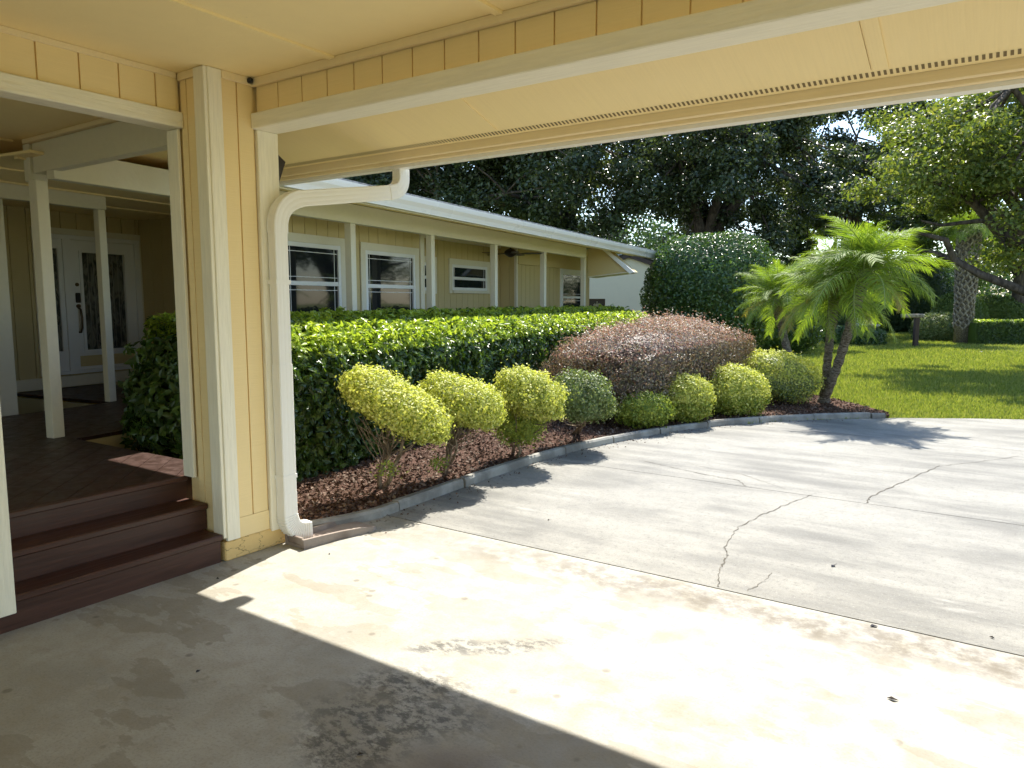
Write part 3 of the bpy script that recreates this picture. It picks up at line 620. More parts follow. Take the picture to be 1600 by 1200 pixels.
V = []; F = []; tube_geo(V, F, [(DW+.03, 5.755, 1.42), (DW+.075, 5.755, 1.40), (DW+.09, 5.755, 1.30), (DW+.085, 5.755, 1.18), (DW+.06, 5.755, 1.12), (DW+.03, 5.755, 1.12)], [.012, .012, .014, .013, .011, .012], 8)
tube_geo(V, F, [(DW+.03, 5.755, 1.44), (DW+.05, 5.755, 1.44)], .025, 10); obj('door_handle', pmesh('door_handle', V, F, M['brass'], True), door)
box('keypad_lock', door, DW+.031, DW+.055, 5.725, 5.785, 1.48, 1.60, M['black'], .008); V = []; F = []; tube_geo(V, F, [(DW+.03, 5.755, 1.70), (DW+.045, 5.755, 1.70)], .022, 12); obj('peephole', pmesh('peephole', V, F, M['brass']), door)
door.location.y = .09
sw = box('doorbell_plate', hs, DW+.015, DW+.022, 4.98, 5.06, 1.38, 1.50, M['trimh'], .003); box('doorbell_button', sw, DW+.0225, DW+.03, 5.0, 5.04, 1.41, 1.46, M['frame'], .003)
ew = box('alcove_wall', hs, DW, PW-.102, 6.76, 6.86, .1, ZC, M['siding_house']); siding(ew, 'y', 6.76, -1, DW+.04, PW-.102, .1, ZC-.002, M['siding_house'])
box('front_wall_return', hs, PW-.1, PW, 6.0, 6.095, .1, ZC, M['trimh'])
lw2 = box('left_block_wall', hs, -9.0, -7.28, .0, 4.22, 0, ZC+.18, M['trimh'])
# entry porch beam and its post
box('entry_beam', hs, -7.15, -7.06, -1.0, 5.10, 2.42, 2.558, M['trimh'], .004); box('entry_post', hs, -7.145, -7.065, 5.01, 5.09, FL+.001, 2.419, M['trimh'], .004)
# deck-side ceiling and the cross beam joining the pier
box('deck_ceiling', cp, -10.3, -4.06, -5, 2.74, 2.695, 2.715, M['ceiling']); box('cross_beam', cp, -6.12, -4.045, 2.66, 2.74, 2.445, 2.66, M['trimh'], .004)
box('beam_trim', cp, -6.2, -4.045, 2.63, 2.76, 2.662, 2.694, M['fascia'], .003); box('beam_end', cp, -6.22, -6.125, 2.64, 2.76, 2.39, 2.66, M['trimh'], .004)
box('ceiling_batten', cp, -6.3, -6.27, -4, 2.6, 2.68, 2.694, M['ceiling'])
box('deck_roof_sunblock', cp, -10.6, -5.02, -5.5, 2.9, 2.74, 2.80, M['ceiling']); box('valley_roof_sunblock', cp, -10.6, -5.38, 3.762, 5.0, 2.70, 2.735, M['ceiling']); box('valley_roof_sunblock', cp, -10.6, -5.362, 2.62, 3.76, 2.70, 2.735, M['ceiling'])  # roof sheets added to keep leaking sun off the deck
box('shading_side_wall', cp, -10.4, -10.3, -5, 7, 0, 2.68, M['siding_house'])  # unseen wall added to keep the entry and deck darker
# ceiling fan
fan = empty('ceiling_fan', tuple(W(-5.95, 12.2, 0)), A, label='dark bronze ceiling fan hanging under the porch roof', cat='ceiling fan')
V = []; F = []
tube_geo(V, F, [(0, 0, ZC-.015), (0, 0, ZC-.05)], [.05, .06], 16); obj('canopy', pmesh('canopy', V, F, M['dark'], True), fan)
V = []; F = []; tube_geo(V, F, [(0, 0, ZC-.05), (0, 0, 2.45), (0, 0, 2.43), (0, 0, 2.39), (0, 0, 2.345), (0, 0, 2.32), (0, 0, 2.29)], [.014, .014, .07, .115, .115, .08, .03], 20); obj('motor', pmesh('motor', V, F, M['dark'], True), fan)
bm = bmesh.new(); vs_ = [bm.verts.new(p) for p in [(.10, -.03, 0), (.18, -.02, 0), (.30, -.06, .008), (.50, -.065, .008), (.57, -.03, 0), (.58, .02, -.004), (.50, .055, -.01), (.30, .05, -.01), (.18, .02, 0), (.10, .03, 0)]]
bm.faces.new(vs_); r_ = bmesh.ops.extrude_face_region(bm, geom=bm.faces[:]); bmesh.ops.translate(bm, vec=(0, 0, -.007), verts=[v for v in r_['geom'] if isinstance(v, bmesh.types.BMVert)]); bmesh.ops.recalc_face_normals(bm, faces=bm.faces)
bl = bpy.data.meshes.new('blade'); bm.to_mesh(bl); bm.free(); bl.materials.append(M['dark'])
for k in range(5): obj('blade', bl, fan, (0, 0, 2.36), (0, 0, R(20+72*k)))

# ================================================================ DECK AND STEPS
dk = empty('deck', (0, 0, 0), label='dark red brown wooden deck with three broad steps down to the carport floor', cat='deck')
def clip(poly, n, c):                # keep the side n.p <= c
    out = []
    for i in range(len(poly)):
        a, b = poly[i-1], poly[i]; da = n[0]*a[0]+n[1]*a[1]-c; db = n[0]*b[0]+n[1]*b[1]-c
        if (da <= 0) != (db <= 0): f = da/(da-db); out.append((a[0]+(b[0]-a[0])*f, a[1]+(b[1]-a[1])*f))
        if db <= 0: out.append(b)
    return out
def w2(x, y): v = W(x, y); return (v.x, v.y)
ap = w2(-5.40, 3.53)
regs = [[(-4.10, -1.2), (-4.10, 2.75), ap, w2(-7.05, 3.53), w2(-7.05, -1.0)], [ap, w2(-5.46, 5.02), w2(-7.05, 5.02), w2(-7.05, 3.53)], [w2(-5.46, 5.02), w2(-5.46, 6.08), w2(-8.74, 6.08), w2(-8.74, 5.02)]]
nd = (math.cos(R(45.5)), math.sin(R(45.5))); pitch_ = .1455
for rg in regs:
    for k in range(-60, 60):
        c0 = -1.565+k*pitch_; pg = clip(clip(rg, nd, c0+pitch_-.002), (-nd[0], -nd[1]), -(c0+.002))
        if len(pg) >= 3: prism('deck_board', dk, pg, FL-.028, FL, M['deck'])
prism('deck_frame', dk, [(-4.12, -1.2), (-4.12, 2.73), w2(-5.42, 3.51), w2(-7.04, 3.51), w2(-7.04, -1)], .02, FL-.03, M['deck'])
box('nosing_board', dk, -4.098, -4.052, -1.2, Y1-.004, FL-.03, FL+.001, M['step'], .005)
xs_ = [-4.07, -3.875, -3.715]; zt = [FL-.031, .318, .168]
box('riser', dk, -4.10, xs_[0], -1.2, Y1-.004, .32, FL-.031, M['step'])
box('tread', dk, -4.10, xs_[1]+.022, -1.2, Y1-.006, .322-.034, .322, M['step'], .006); box('riser', dk, -4.08, xs_[1], -1.2, Y1-.006, .166, .286, M['step'])
box('tread', dk, -3.90, xs_[2]+.024, 1.0, Y1-.026, .166-.034, .166, M['step'], .006); box('riser', dk, -3.86, xs_[2], 1.0, Y1-.030, .0, .131, M['step'])
box('pit_wall', dk, 0, .001, 0, .001, 0, .001, M['step']) if False else None
o = box('landing_edge', dk, 0, 3.0, 0, .04, 0, .4, M['trimh']); o.location = W(-7.9, 5.0, .22); o.rotation_euler = (0, 0, A)
for v_ in (o,): v_.scale = (.55, 1, 1)

# ================================================================ PLANTS
def shell(c, rad, n, L, W_, lumps=.08, ls=3.2, seed=1, pw=2.4, depth=.16, tilt=None, flat=.0, zmin=None, droop=0, orient=0):
    """leaf positions and outward normals over a lumpy superellipsoid, spread a little way in"""
    d = unit(rng.normal(size=(n, 3))); rad = np.array(rad, float)
    q = np.sum(np.abs(d)**pw, axis=1)**(-1/pw); P = d*q[:, None]
    P *= (1+lumps*fbm(P, ls, seed))[:, None]; P *= (1-depth*rng.random(n)**1.5)[:, None]
    P += rng.normal(size=P.shape)*.012
    N = unit(np.sign(P)*np.abs(P)**(pw-1)/rad); P = P*rad
    if tilt is not None:
        Mx = np.array(Matrix.Rotation(tilt[0], 3, Vector(tilt[1]))); P = P@Mx.T; N = N@Mx.T
    P = P+np.array(c)
    if zmin is not None: k = P[:, 2] > zmin; P = P[k]; N = N[k]
    return P, N
def foliage_obj(parent, P, N, L, W_, mat, mat2=None, top=None, name='foliage', droop=0, frac=.9, fold=.25):
    V, T = leaf_geo(P, N, L, W_, fold, droop); mats = [M[mat]]; idx = None
    if mat2:
        mats.append(M[mat2]); s = (top(P, N)).astype(np.int32); idx = np.repeat(s, 2).astype(np.int32)
    return obj(name, bigmesh(name, V, T, mats, idx), parent, kind='stuff')
def core(parent, c, rad, mat, pw=2.4, tilt=None, seed=1, lumps=.08, ls=3.2, s=.82):  # solid core added inside the leaves to block light
    bm = bmesh.new(); bmesh.ops.create_icosphere(bm, subdivisions=3, radius=1); P = np.array([v.co[:] for v in bm.verts]); q = np.sum(np.abs(P)**pw, axis=1)**(-1/pw); P = P*q[:, None]
    P *= (1+lumps*fbm(P, ls, seed))[:, None]*s; P = P*np.array(rad)
    if tilt is not None: P = P@np.array(Matrix.Rotation(tilt[0], 3, Vector(tilt[1]))).T
    P += np.array(c)
    for v, p in zip(bm.verts, P): v.co = p
    me = bpy.data.meshes.new('inner_core'); bm.to_mesh(me); bm.free(); me.materials.append(M[mat]); return obj('inner_core', me, parent, kind='stuff')
def stems(parent, base, targets, r0=.02, seed=0, mat='twig', name='stem', wig=.03):
    random.seed(seed)
    for t_ in targets:
        b = Vector(base)+Vector((random.uniform(-.02, .02), random.uniform(-.02, .02), -.03)); e = Vector(t_); V = []; F = []; pts = []
        for k in range(7): f = k/6; pts.append(b.lerp(e, f)+Vector((random.uniform(-1, 1), random.uniform(-1, 1), 0))*wig*math.sin(f*3.14))
        tube_geo(V, F, pts, [r0*(1-.6*k/6) for k in range(7)], 7)
        for q in range(3):
            s_ = pts[3+q]; e2 = s_+Vector((random.uniform(-.2, .2), random.uniform(-.2, .2), random.uniform(.08, .2))); tube_geo(V, F, [s_, s_.lerp(e2, .5)+Vector((0, 0, -.01)), e2], [r0*.4, r0*.3, r0*.18], 5)
        obj(name, pmesh(name, V, F, M[mat], True), parent)
# big hedge in front of the porch (house frame for its plan)
hg = empty('hedge', (0, 0, 0), label='long clipped dark green hedge in front of the porch with sunlit bright tips', cat='hedge')
def hedge_pts(n, x0, x1, y0, y1, zt, near_w=2.2):
    # x' front = x1, back = x0
    out = []; Nn = []
    a_front = (y1-y0)*zt*1.0; a_top = (y1-y0)*(x1-x0)*1.1; a_end = (x1-x0)*zt*1.2
    tot = a_front+a_top+a_end
    m = rng.random(n)*tot; y = y0+(y1-y0)*rng.random(n)**near_w
    P = np.zeros((n, 3)); N = np.zeros((n, 3))
    f = m < a_front; P[f] = np.c_[np.full(f.sum(), x1), y[f], rng.random(f.sum())*zt]; N[f] = (1, 0, .12)
    g = (m >= a_front) & (m < a_front+a_top); P[g] = np.c_[x0+(x1-x0)*rng.random(g.sum()), y[g], np.full(g.sum(), zt)]; N[g] = (0, 0, 1)
    e = m >= a_front+a_top; P[e] = np.c_[x0+(x1-x0)*rng.random(e.sum()), np.full(e.sum(), y0), rng.random(e.sum())*zt]; N[e] = (-.0, -1, .1)
    # rounded front top edge
    k = (P[:, 0] > x1-.12) & (P[:, 2] > zt-.12); P[k, 2] -= .03; N[k] = unit(N[k]+np.array([.7, 0, .7]))
    q = np.clip((P[:, 0]-(x1-.34))/.34, 0, 1)*np.clip((P[:, 2]-(zt-.34))/.34, 0, 1); P[:, 0] -= .115*q; P[:, 2] -= .115*q; N += q[:, None]*np.array([.9, 0, 1.1])
    P[:, 2] += .11*np.clip((-4.55-P[:, 0])/.3, 0, 1)*(P[:, 2]/zt)
    N = unit(N)
    P += N*(.06*fbm(P, 5.5, 5)+.05*fbm(P, 14, 6))[:, None]-N*(.12*rng.random(n)**1.6)[:, None]
    return P, N
def to_world(P): c, s = math.cos(A), math.sin(A); return np.c_[P[:, 0]*c-P[:, 1]*s, P[:, 0]*s+P[:, 1]*c, P[:, 2]]
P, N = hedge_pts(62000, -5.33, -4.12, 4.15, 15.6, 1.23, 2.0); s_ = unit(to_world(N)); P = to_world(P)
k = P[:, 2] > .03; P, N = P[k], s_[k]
foliage_obj(hg, P, N, .085, .040, 'hedge', 'hedge_tip', lambda P, N: (P[:, 2] > 1.02) & (rng.random(len(P)) < .8), fold=.3)  # upper leaves take the sunlit colour
inn = box('inner_core', hg, -.5, .5, -.5, .5, -.5, .5, M['hedge'], kind='stuff'); inn.scale = (.92, 11.2, 1.04); inn.location = W(-4.80, 9.88, .52); inn.rotation_euler = (0, 0, A)  # box core added inside the hedge so light can't pass through
# shaggy shoots on top
n = 1500; yv = 4.2+11*rng.random(n)**1.8; xv = -5.25+1.12*rng.random(n); P0 = to_world(np.c_[xv, yv, np.where(xv < -4.75, 1.30, np.where(xv > -4.3, 1.14, 1.21))]); PP = []; 
for j in range(5): PP.append(P0+np.c_[rng.normal(size=(n, 2))*.012, rng.random(n)*.09+.0])
P = np.concatenate(PP); V, T = leaf_geo(P, unit(rng.normal(size=P.shape)*.6+np.array([0, 0, 1.])), .075, .032, .3); obj('shoots', bigmesh('shoots', V, T, [M['hedge_tip']]), hg, kind='stuff')
stems(hg, W(-4.35, 4.6, .05), [W(-4.4, 4.5, .6)], .02, 1); stems(hg, W(-4.4, 6.4, .05), [W(-4.4, 6.5, .6)], .02, 2)
# darker leafy bush in the deck notch left of the pier
nb = empty('leafy_bush', tuple(W(-4.85, 4.2, 0)), label='dark leafy bush in the deck notch left of the pier in front of the door', cat='bush')
c_ = W(-4.82, 4.22, .66)
def rel(P, e): return P-np.array(e.location)
P, N = shell(c_, (.56, .54, .58), 7000, 0, 0, .18, 3, 9, 2.3, .35, zmin=.03); foliage_obj(nb, rel(P, nb), N, .10, .045, 'hedge', fold=.3); core(nb, c_-nb.location, (.42, .5, .62), 'hedge', seed=9, s=.68)
stems(nb, (0, 0, 0), [(.05, .1, .5), (-.1, .05, .5)], .02, 4)

AXV = tuple(_f)          # tilting about the viewing direction only shapes the clipped slope of these bushes
def bush(px, py, depth, rad, mat, base=None, n=6000, L=.035, Wd=.018, tilt=0, lumps=.10, label='', pw=2.3, seed=1, group='golden clipped shrubs along the kerb', multi_stem=1, mat2=None, name='shrub', cat='shrub', ls=4):
    c_ = at(px, py, depth); b = gnd(*base) if base else Vector((c_.x, c_.y, 0)); b.z = .035
    e = empty(name, tuple(b), label=label, cat=cat, group=group); cc = c_-b
    # ellipsoid axes: across the view, along it, up
    Ry = Matrix.Rotation(YAW, 3, 'Z'); Rt = Matrix.Rotation(tilt, 3, Vector((0, 1, 0))); Mx = np.array((Ry@Rt))
    P, N = shell((0, 0, 0), rad, n, 0, 0, lumps, ls, seed, pw, .22)
    if base: lo_ = P[:, 2] < 0; P[lo_, 2] *= .62; P[:, 2] += .03*np.maximum(0, -P[:, 0]/rad[0])
    P2, N2 = P@Mx.T, N@Mx.T; P2 = P2+np.array(cc)
    k = P2[:, 2] > .02; P2, N2 = P2[k], N2[k]
    # cluster leaves in small rosettes
    P2 = P2+N2*(.02*fbm(P2, 30, seed+3)+.02*fbm(P2, 70, seed+4)+.025*np.abs(rng.normal(size=len(P2)))*(rng.random(len(P2)) < .2))[:, None]
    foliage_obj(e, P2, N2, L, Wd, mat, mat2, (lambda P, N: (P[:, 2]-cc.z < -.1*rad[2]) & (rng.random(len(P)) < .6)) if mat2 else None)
    co = core(e, (0, 0, 0), rad, mat2 or mat, pw, None, seed, lumps, ls, .78)
    for v in co.data.vertices:
        q_ = v.co.copy()
        if base and q_.z < 0: q_.z *= .6
        v.co = (Ry@Rt)@q_+cc
    tg = []
    random.seed(seed*3)
    for _ in range(multi_stem): tg.append((cc.x+random.uniform(-.5, .5)*rad[0], cc.y+random.uniform(-.4, .4)*rad[1], cc.z-rad[2]*.3))
    stems(e, (0, 0, 0), tg, .022 if multi_stem < 3 else .014, seed, wig=.04)
    if base:   # bare twigs below the crown
        V = []; F = []
        for _ in range(26):
            s_ = Vector((0, 0, 0)).lerp(cc, random.uniform(.25, .6)); e2 = cc+Ry@Vector((random.uniform(-.8, .8)*rad[0], random.uniform(-.8, .8)*rad[1], -rad[2]*random.uniform(.3, .75))); m_ = s_.lerp(e2, .5)+Vector((random.uniform(-.04, .04), random.uniform(-.04, .04), -.03))
            tube_geo(V, F, [s_, m_, e2], [.006, .004, .002], 4, False)
        obj('twigs', pmesh('twigs', V, F, M['twig']), e, kind='stuff')
    return e
b1_ = bush(618, 638, 5.50, (.42, .34, .185), 'gold', (592, 770), 15000, .031, .017, R(27), label='golden clipped shrub nearest the downspout, on a bare leaning trunk', seed=2, multi_stem=2, lumps=.05, pw=3.0)
b2_ = bush(720, 633, 6.00, (.345, .34, .205), 'gold', (695, 748), 12500, .030, .016, R(16), label='golden domed shrub on bare grey twigs, second from the downspout', seed=3, multi_stem=4, lumps=.06, pw=2.7)
bush(826, 622, 6.65, (.33, .30, .235), 'gold', (803, 715), 10500, .030, .016, R(14), label='golden shrub with foliage reaching low on a short dark trunk, third from the downspout', seed=4, multi_stem=3, lumps=.16)
bush(812, 660, 6.80, (.23, .2, .19), 'goldgreen', None, 2600, .034, .018, 0, lumps=.25, label='low lime green growth filling the foot of the third golden shrub', seed=14, group='low growth between the shrubs')
bush(908, 628, 7.4, (.32, .30, .29), 'sage', (897, 682), 7000, .036, .019, 0, label='loose pale green shrub between the golden shrubs and the purple hedge', seed=5, multi_stem=5, lumps=.16, group=None)
bush(1005, 640, 8.45, (.34, .22, .19), 'goldgreen', None, 4200, .036, .019, 0, label='low lime green shrub in shade at the foot of the purple hedge', seed=6, group='low growth between the shrubs')
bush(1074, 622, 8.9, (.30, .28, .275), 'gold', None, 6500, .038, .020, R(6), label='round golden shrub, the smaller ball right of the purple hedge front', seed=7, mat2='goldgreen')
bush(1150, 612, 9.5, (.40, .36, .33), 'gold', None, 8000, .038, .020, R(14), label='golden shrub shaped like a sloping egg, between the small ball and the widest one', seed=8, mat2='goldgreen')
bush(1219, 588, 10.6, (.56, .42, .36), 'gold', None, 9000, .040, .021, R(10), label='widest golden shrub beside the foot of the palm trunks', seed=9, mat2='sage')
# shoots at the trunks
for (px, py, dp, bs_) in ((607, 735, 5.15, b1_), (683, 722, 5.7, b2_)):
    c_ = at(px, py, dp); P = np.array(c_)+rng.normal(size=(110, 3))*np.array([.045, .045, .028]); N = unit(rng.normal(size=(110, 3))+np.array([0, 0, 1.])); V, T = leaf_geo(P, N, .032, .014); obj('sprout', bigmesh('sprout', V-np.array(bs_.location), T, [M['goldgreen']]), bs_, kind='stuff')
# purple hedge
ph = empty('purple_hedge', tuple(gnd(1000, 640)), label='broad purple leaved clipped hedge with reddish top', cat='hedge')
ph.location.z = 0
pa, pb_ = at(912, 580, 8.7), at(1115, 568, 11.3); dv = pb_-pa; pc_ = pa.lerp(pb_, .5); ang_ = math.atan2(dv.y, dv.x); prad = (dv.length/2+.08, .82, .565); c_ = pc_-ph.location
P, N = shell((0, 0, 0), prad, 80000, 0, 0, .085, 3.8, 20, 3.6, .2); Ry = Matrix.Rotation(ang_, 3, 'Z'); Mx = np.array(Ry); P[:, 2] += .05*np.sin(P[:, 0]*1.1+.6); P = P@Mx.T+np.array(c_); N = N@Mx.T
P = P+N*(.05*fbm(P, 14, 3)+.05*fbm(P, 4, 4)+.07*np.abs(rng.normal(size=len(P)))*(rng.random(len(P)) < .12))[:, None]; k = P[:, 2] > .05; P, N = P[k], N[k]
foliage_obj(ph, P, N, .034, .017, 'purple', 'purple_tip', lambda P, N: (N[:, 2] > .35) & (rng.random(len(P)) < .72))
co = core(ph, (0, 0, 0), prad, 'purple', 3.6, None, 20, .085, 3.8, .82)
for v in co.data.vertices: v.co = Ry@v.co+c_
stems(ph, (0, 0, 0), [(.2, 0, .5), (-.3, .1, .5)], .02, 3)
# clipped dome behind
def round_shrub(name, px, py, dp, rad, mat, n, L, Wd, label, cat='shrub', group=None, pw=2.5, lumps=.06, seed=1, mat2=None):
    c_ = at(px, py, dp); e = empty(name, (c_.x, c_.y, 0), label=label, cat=cat, group=group); cc = Vector((0, 0, c_.z))
    P, N = shell(cc, rad, n, 0, 0, lumps, 4, seed, pw, .14, zmin=.02); P = P+N*(.05*fbm(P, 8, seed))[:, None]; foliage_obj(e, P, N, L, Wd, mat); core(e, cc, rad, mat, pw, None, seed, lumps, 4, .84)
    stems(e, (0, 0, 0), [(.1, 0, c_.z*.6)], .05, seed, 'bark'); return e
round_shrub('round_bush', 1111, 462, 17.5, (1.50, 1.5, 1.48), 'dome', 34000, .085, .045, 'large clipped dark green dome bush behind the purple hedge', 'bush', seed=31)
# palms
def frond_mesh(L=1.0, seed=0, old=False):
    r = random.Random(seed); V = []; F = []; pts = []
    for k in range(13):
        f = k/12; pts.append(Vector((L*(f*.92-.10*f**3), 0, L*(.42*f-.74*f*f*(.7+.5*(seed % 3)/2)))))
    tube_geo(V, F, pts, [.009*(1-.75*k/12) for k in range(13)], 5, False); nrf = len(F)
    for k in range(84):
        f = .10+.88*k/83; i = min(int(f*12), 11); u = f*12-i; p = pts[i].lerp(pts[i+1], u); t = (pts[i+1]-pts[i]).normalized()
        ll = L*.30*math.sin(min(1, f*1.15+.12)*3.0)**.6+.02
        for sgn in (-1, 1):
            up = Vector((0, 1, 0)).cross(t)*-1; d = (Vector((0, sgn, 0))*.85+t*(.55+.4*f)+Vector((0, 0, r.uniform(-.5, .45)))).normalized(); l2 = ll*r.uniform(.85, 1.1)
            wv = t.cross(d).normalized().cross(d)*.0036; q1 = p+d*l2*.5+Vector((0, 0, -.01)); q2 = p+d*l2+Vector((0, 0, -r.uniform(.15, .5)*l2))
            b = len(V); V += [p-wv*.6, p+wv*.6, q1+wv, q1-wv, q2]; F += [(b, b+1, b+2, b+3), (b+3, b+2, b+4)]
    me = pmesh('frond', V, F, M['rachis']); me.materials.append(M['frond_old' if old else 'frond'])
    me.polygons.foreach_set('material_index', [0]*nrf+[1]*(len(F)-nrf)); return me
FR = [frond_mesh(1.0, i) for i in range(4)]; FRO = [frond_mesh(1.0, i, True) for i in range(2)]
def palm(label, base, crowns, seed, group=None, n=46, nd=6):
    random.seed(seed); b = Vector(base); e = empty('date_palm', tuple(b), label=label, cat='palm', group=group)
    for (top, r0, Lf) in crowns:
        top = Vector(top)-b; V = []; F = []; pts = []; rr = []
        for k in range(22):
            f = k/21; pts.append(Vector((0, 0, -.04)).lerp(top, f)+Vector((0, 0, -.12*math.sin(f*3.14)))); rr.append(r0*(1.35 if f < .06 else 1)*(1+(.13 if k % 2 else -.05))*(1.0 if f < .8 else 1.25))
        tube_geo(V, F, pts, rr, 12); obj('trunk', pmesh('trunk', V, F, M['palmbark'], False), e)
        for k in range(n):
            g_ = k/(n-1); el = R(88-g_*110+random.uniform(-7, 7)); az = k*2.39996+random.uniform(-.2, .2); s_ = Lf*random.uniform(.82, 1.12)*(1 if g_ > .15 else .8)
            old = g_ > .955; me = random.choice(FRO if old else FR); o = obj('frond', me, e, tuple(top+Vector((0, 0, .03-.06*g_))), (0, -el, az)); o.scale = (s_,)*3
            o.rotation_euler = (random.uniform(-.3, .3), -el, az)
            if old: o['label'] = 'drooping yellowed frond'
    return e
pb = gnd(1285, 632)
palm('leaning two-trunk pygmy date palm at the kerb end of the bed, tallest by the lawn', (pb.x, pb.y, .03), [(at(1303, 465, 10.5), .056, .98), (at(1350, 432, 9.9), .060, 1.08)], 5, 'small date palms on the lawn edge', 40)
palm('smaller single-trunk date palm leaning left behind the widest golden shrub', tuple(gnd(1256, 620)), [(at(1212, 470, 12.6), .06, .95)], 9, 'small date palms on the lawn edge', 32)
# trees
def tree(name, label, base, trunk_h, r0, crown_c, crown_r, nleaf, L, Wd, mat, seed, group=None, clumps=90, cat='tree', limbs=7, lean=(0, 0), shellp=.55, csize=.17, extra=None, cut=None):
    random.seed(seed); r = np.random.default_rng(seed); b = Vector(base); e = empty(name, tuple(b), label=label, cat=cat, group=group)
    cc = Vector(crown_c)-b; cr = np.array(crown_r, float)
    d = unit(r.normal(size=(clumps, 3))); rad = r.random(clumps)**shellp; C = d*rad[:, None]*cr+np.array(cc)
    if cut: C = np.array([c for c in C if cut(Vector(c)+b)])
    V = []; F = []; fk = Vector((lean[0], lean[1], trunk_h))
    tube_geo(V, F, [(0, 0, -.1), (0, 0, .15), fk*.35+Vector((.06, 0, 0)), fk*.7, fk], [r0*1.5, r0*1.12, r0, r0*.9, r0*.8], 10, False)
    obj('trunk', pmesh('trunk', V, F, M['bark'], True), e)
    V = []; F = []; hubs = []
    for k in range(limbs):
        az = 6.28*k/limbs+random.uniform(-.3, .3); t_ = cc+Vector((math.cos(az)*cr[0]*.55, math.sin(az)*cr[1]*.55, random.uniform(-.35, .45)*cr[2])); m_ = fk.lerp(t_, .5)+Vector((random.uniform(-.3, .3), random.uniform(-.3, .3), random.uniform(-.1, .5)))
        pts = [fk*.96, fk.lerp(m_, .5)+Vector((0, 0, .15)), m_, m_.lerp(t_, .5)+Vector((random.uniform(-.2, .2), random.uniform(-.2, .2), .1)), t_]; tube_geo(V, F, pts, [r0*.6, r0*.46, r0*.34, r0*.22, r0*.12], 7, False); hubs += pts[1:]
    for c in C:
        c = Vector(c); h_ = min(hubs, key=lambda q: (q-c).length); m_ = h_.lerp(c, .5)+Vector((random.uniform(-.15, .15), random.uniform(-.15, .15), random.uniform(-.1, .2))); tube_geo(V, F, [h_, m_, c], [r0*.13, r0*.08, r0*.03], 5, False)
    if extra:
        for pts, rr in extra: tube_geo(V, F, [Vector(p)-b for p in pts], rr, 8, False)
    obj('limbs', pmesh('limbs', V, F, M['bark'], True), e)
    idx = r.integers(0, len(C), nleaf); sz = np.mean(cr)*csize*r.uniform(.6, 1.3, len(C)); off = unit(r.normal(size=(nleaf, 3)))*(r.random(nleaf)**.6)[:, None]*np.array([1, 1, .62])
    P = C[idx]+off*sz[idx][:, None]; N = unit(off+np.array([0, 0, .5])+r.normal(size=P.shape)*.4); V, T = leaf_geo(P, N, L, Wd, .2, .3)
    obj('crown', bigmesh('crown', V, T, [M[mat]]), e, kind='stuff'); return e
def up(v, z): return (v.x, v.y, z)
G_OAK = 'dark oaks behind the house'
tree('oak_tree', 'dark oak with several upright trunks showing above the porch roof', up(at(868, 470, 30), 0), 4.2, .42, at(800, 255, 30), (6.4, 4.5, 4.4), 90000, .17, .10, 'oak', 11, G_OAK, 170, limbs=9, csize=.2, lean=(.3, .2))
tree('oak_tree', 'broad dark oak whose crown fills the gap left above the porch gutter', up(at(640, 470, 33), 0), 4.6, .40, at(610, 275, 33), (5.6, 4.5, 4.8), 75000, .17, .10, 'oak', 12, G_OAK, 105, limbs=7, csize=.2)
tree('oak_tree', 'dense dark oak rising behind the clipped dome bush', up(at(1100, 470, 28), 0), 3.6, .40, at(1110, 262, 28), (4.9, 4, 4.3), 85000, .15, .09, 'oak', 13, G_OAK, 120, limbs=8, csize=.2)
tree('oak_tree', 'dark oak between the dome bush and the palm top, thin against the sky', up(at(1320, 470, 34), 0), 4.5, .35, at(1300, 235, 34), (5.2, 4, 4.8), 60000, .17, .10, 'oak', 14, G_OAK, 80, limbs=7, csize=.19)
tree('oak_tree', 'dark oak at the far left of the row, leaves seen between gutter and downspout', up(at(470, 470, 36), 0), 4.5, .35, at(480, 270, 36), (5.2, 4, 4.4), 36000, .19, .11, 'oak', 15, G_OAK, 80, limbs=6, csize=.22)
# right oak with bright leaves and one long low limb
lb = [at(1690, 480, 15.5), at(1600, 455, 15.5), at(1530, 428, 15.6), at(1490, 405, 15.8), at(1450, 392, 16), at(1405, 388, 16.2)]
l2 = [at(1490, 405, 15.8), at(1478, 375, 15.6), at(1440, 365, 15.4), at(1405, 358, 15.3)]
l3 = [at(1640, 395, 16), at(1580, 352, 16), at(1530, 345, 16), at(1470, 352, 16), at(1440, 345, 16)]
l4 = [at(1680, 470, 15.6), at(1650, 400, 15.9), at(1600, 300, 16), at(1560, 230, 16), at(1500, 190, 16)]
tree('oak_tree', 'spreading oak with bright yellow green leaves and a long low limb at the right', up(at(1760, 470, 16), 0), 1.6, .42, at(1620, 235, 16.5), (3.7, 3.6, 2.6), 60000, .11, .065, 'oak2', 21, None, 130, limbs=9, csize=.21, lean=(-.3, 0),
     extra=[(lb, [.12, .10, .085, .065, .045, .025]), (l2, [.07, .06, .04, .02]), (l3, [.09, .07, .05, .035, .02]), (l4, [.12, .10, .07, .05, .03])])
tree('oak_tree', 'smaller half-shaded oak behind the low limb, right of the palm top', up(at(1345, 470, 36), 0), 3.2, .22, at(1425, 325, 34), (3.6, 3, 2.6), 26000, .13, .08, 'midtree', 22, None, 70, limbs=6)
tree('oak_tree', 'shady oak beyond the low limb at the right picture edge', up(at(1590, 470, 31), 0), 2.6, .25, at(1580, 345, 31), (4.4, 3, 3.2), 30000, .15, .09, 'midtree', 23, None, 80, limbs=6)
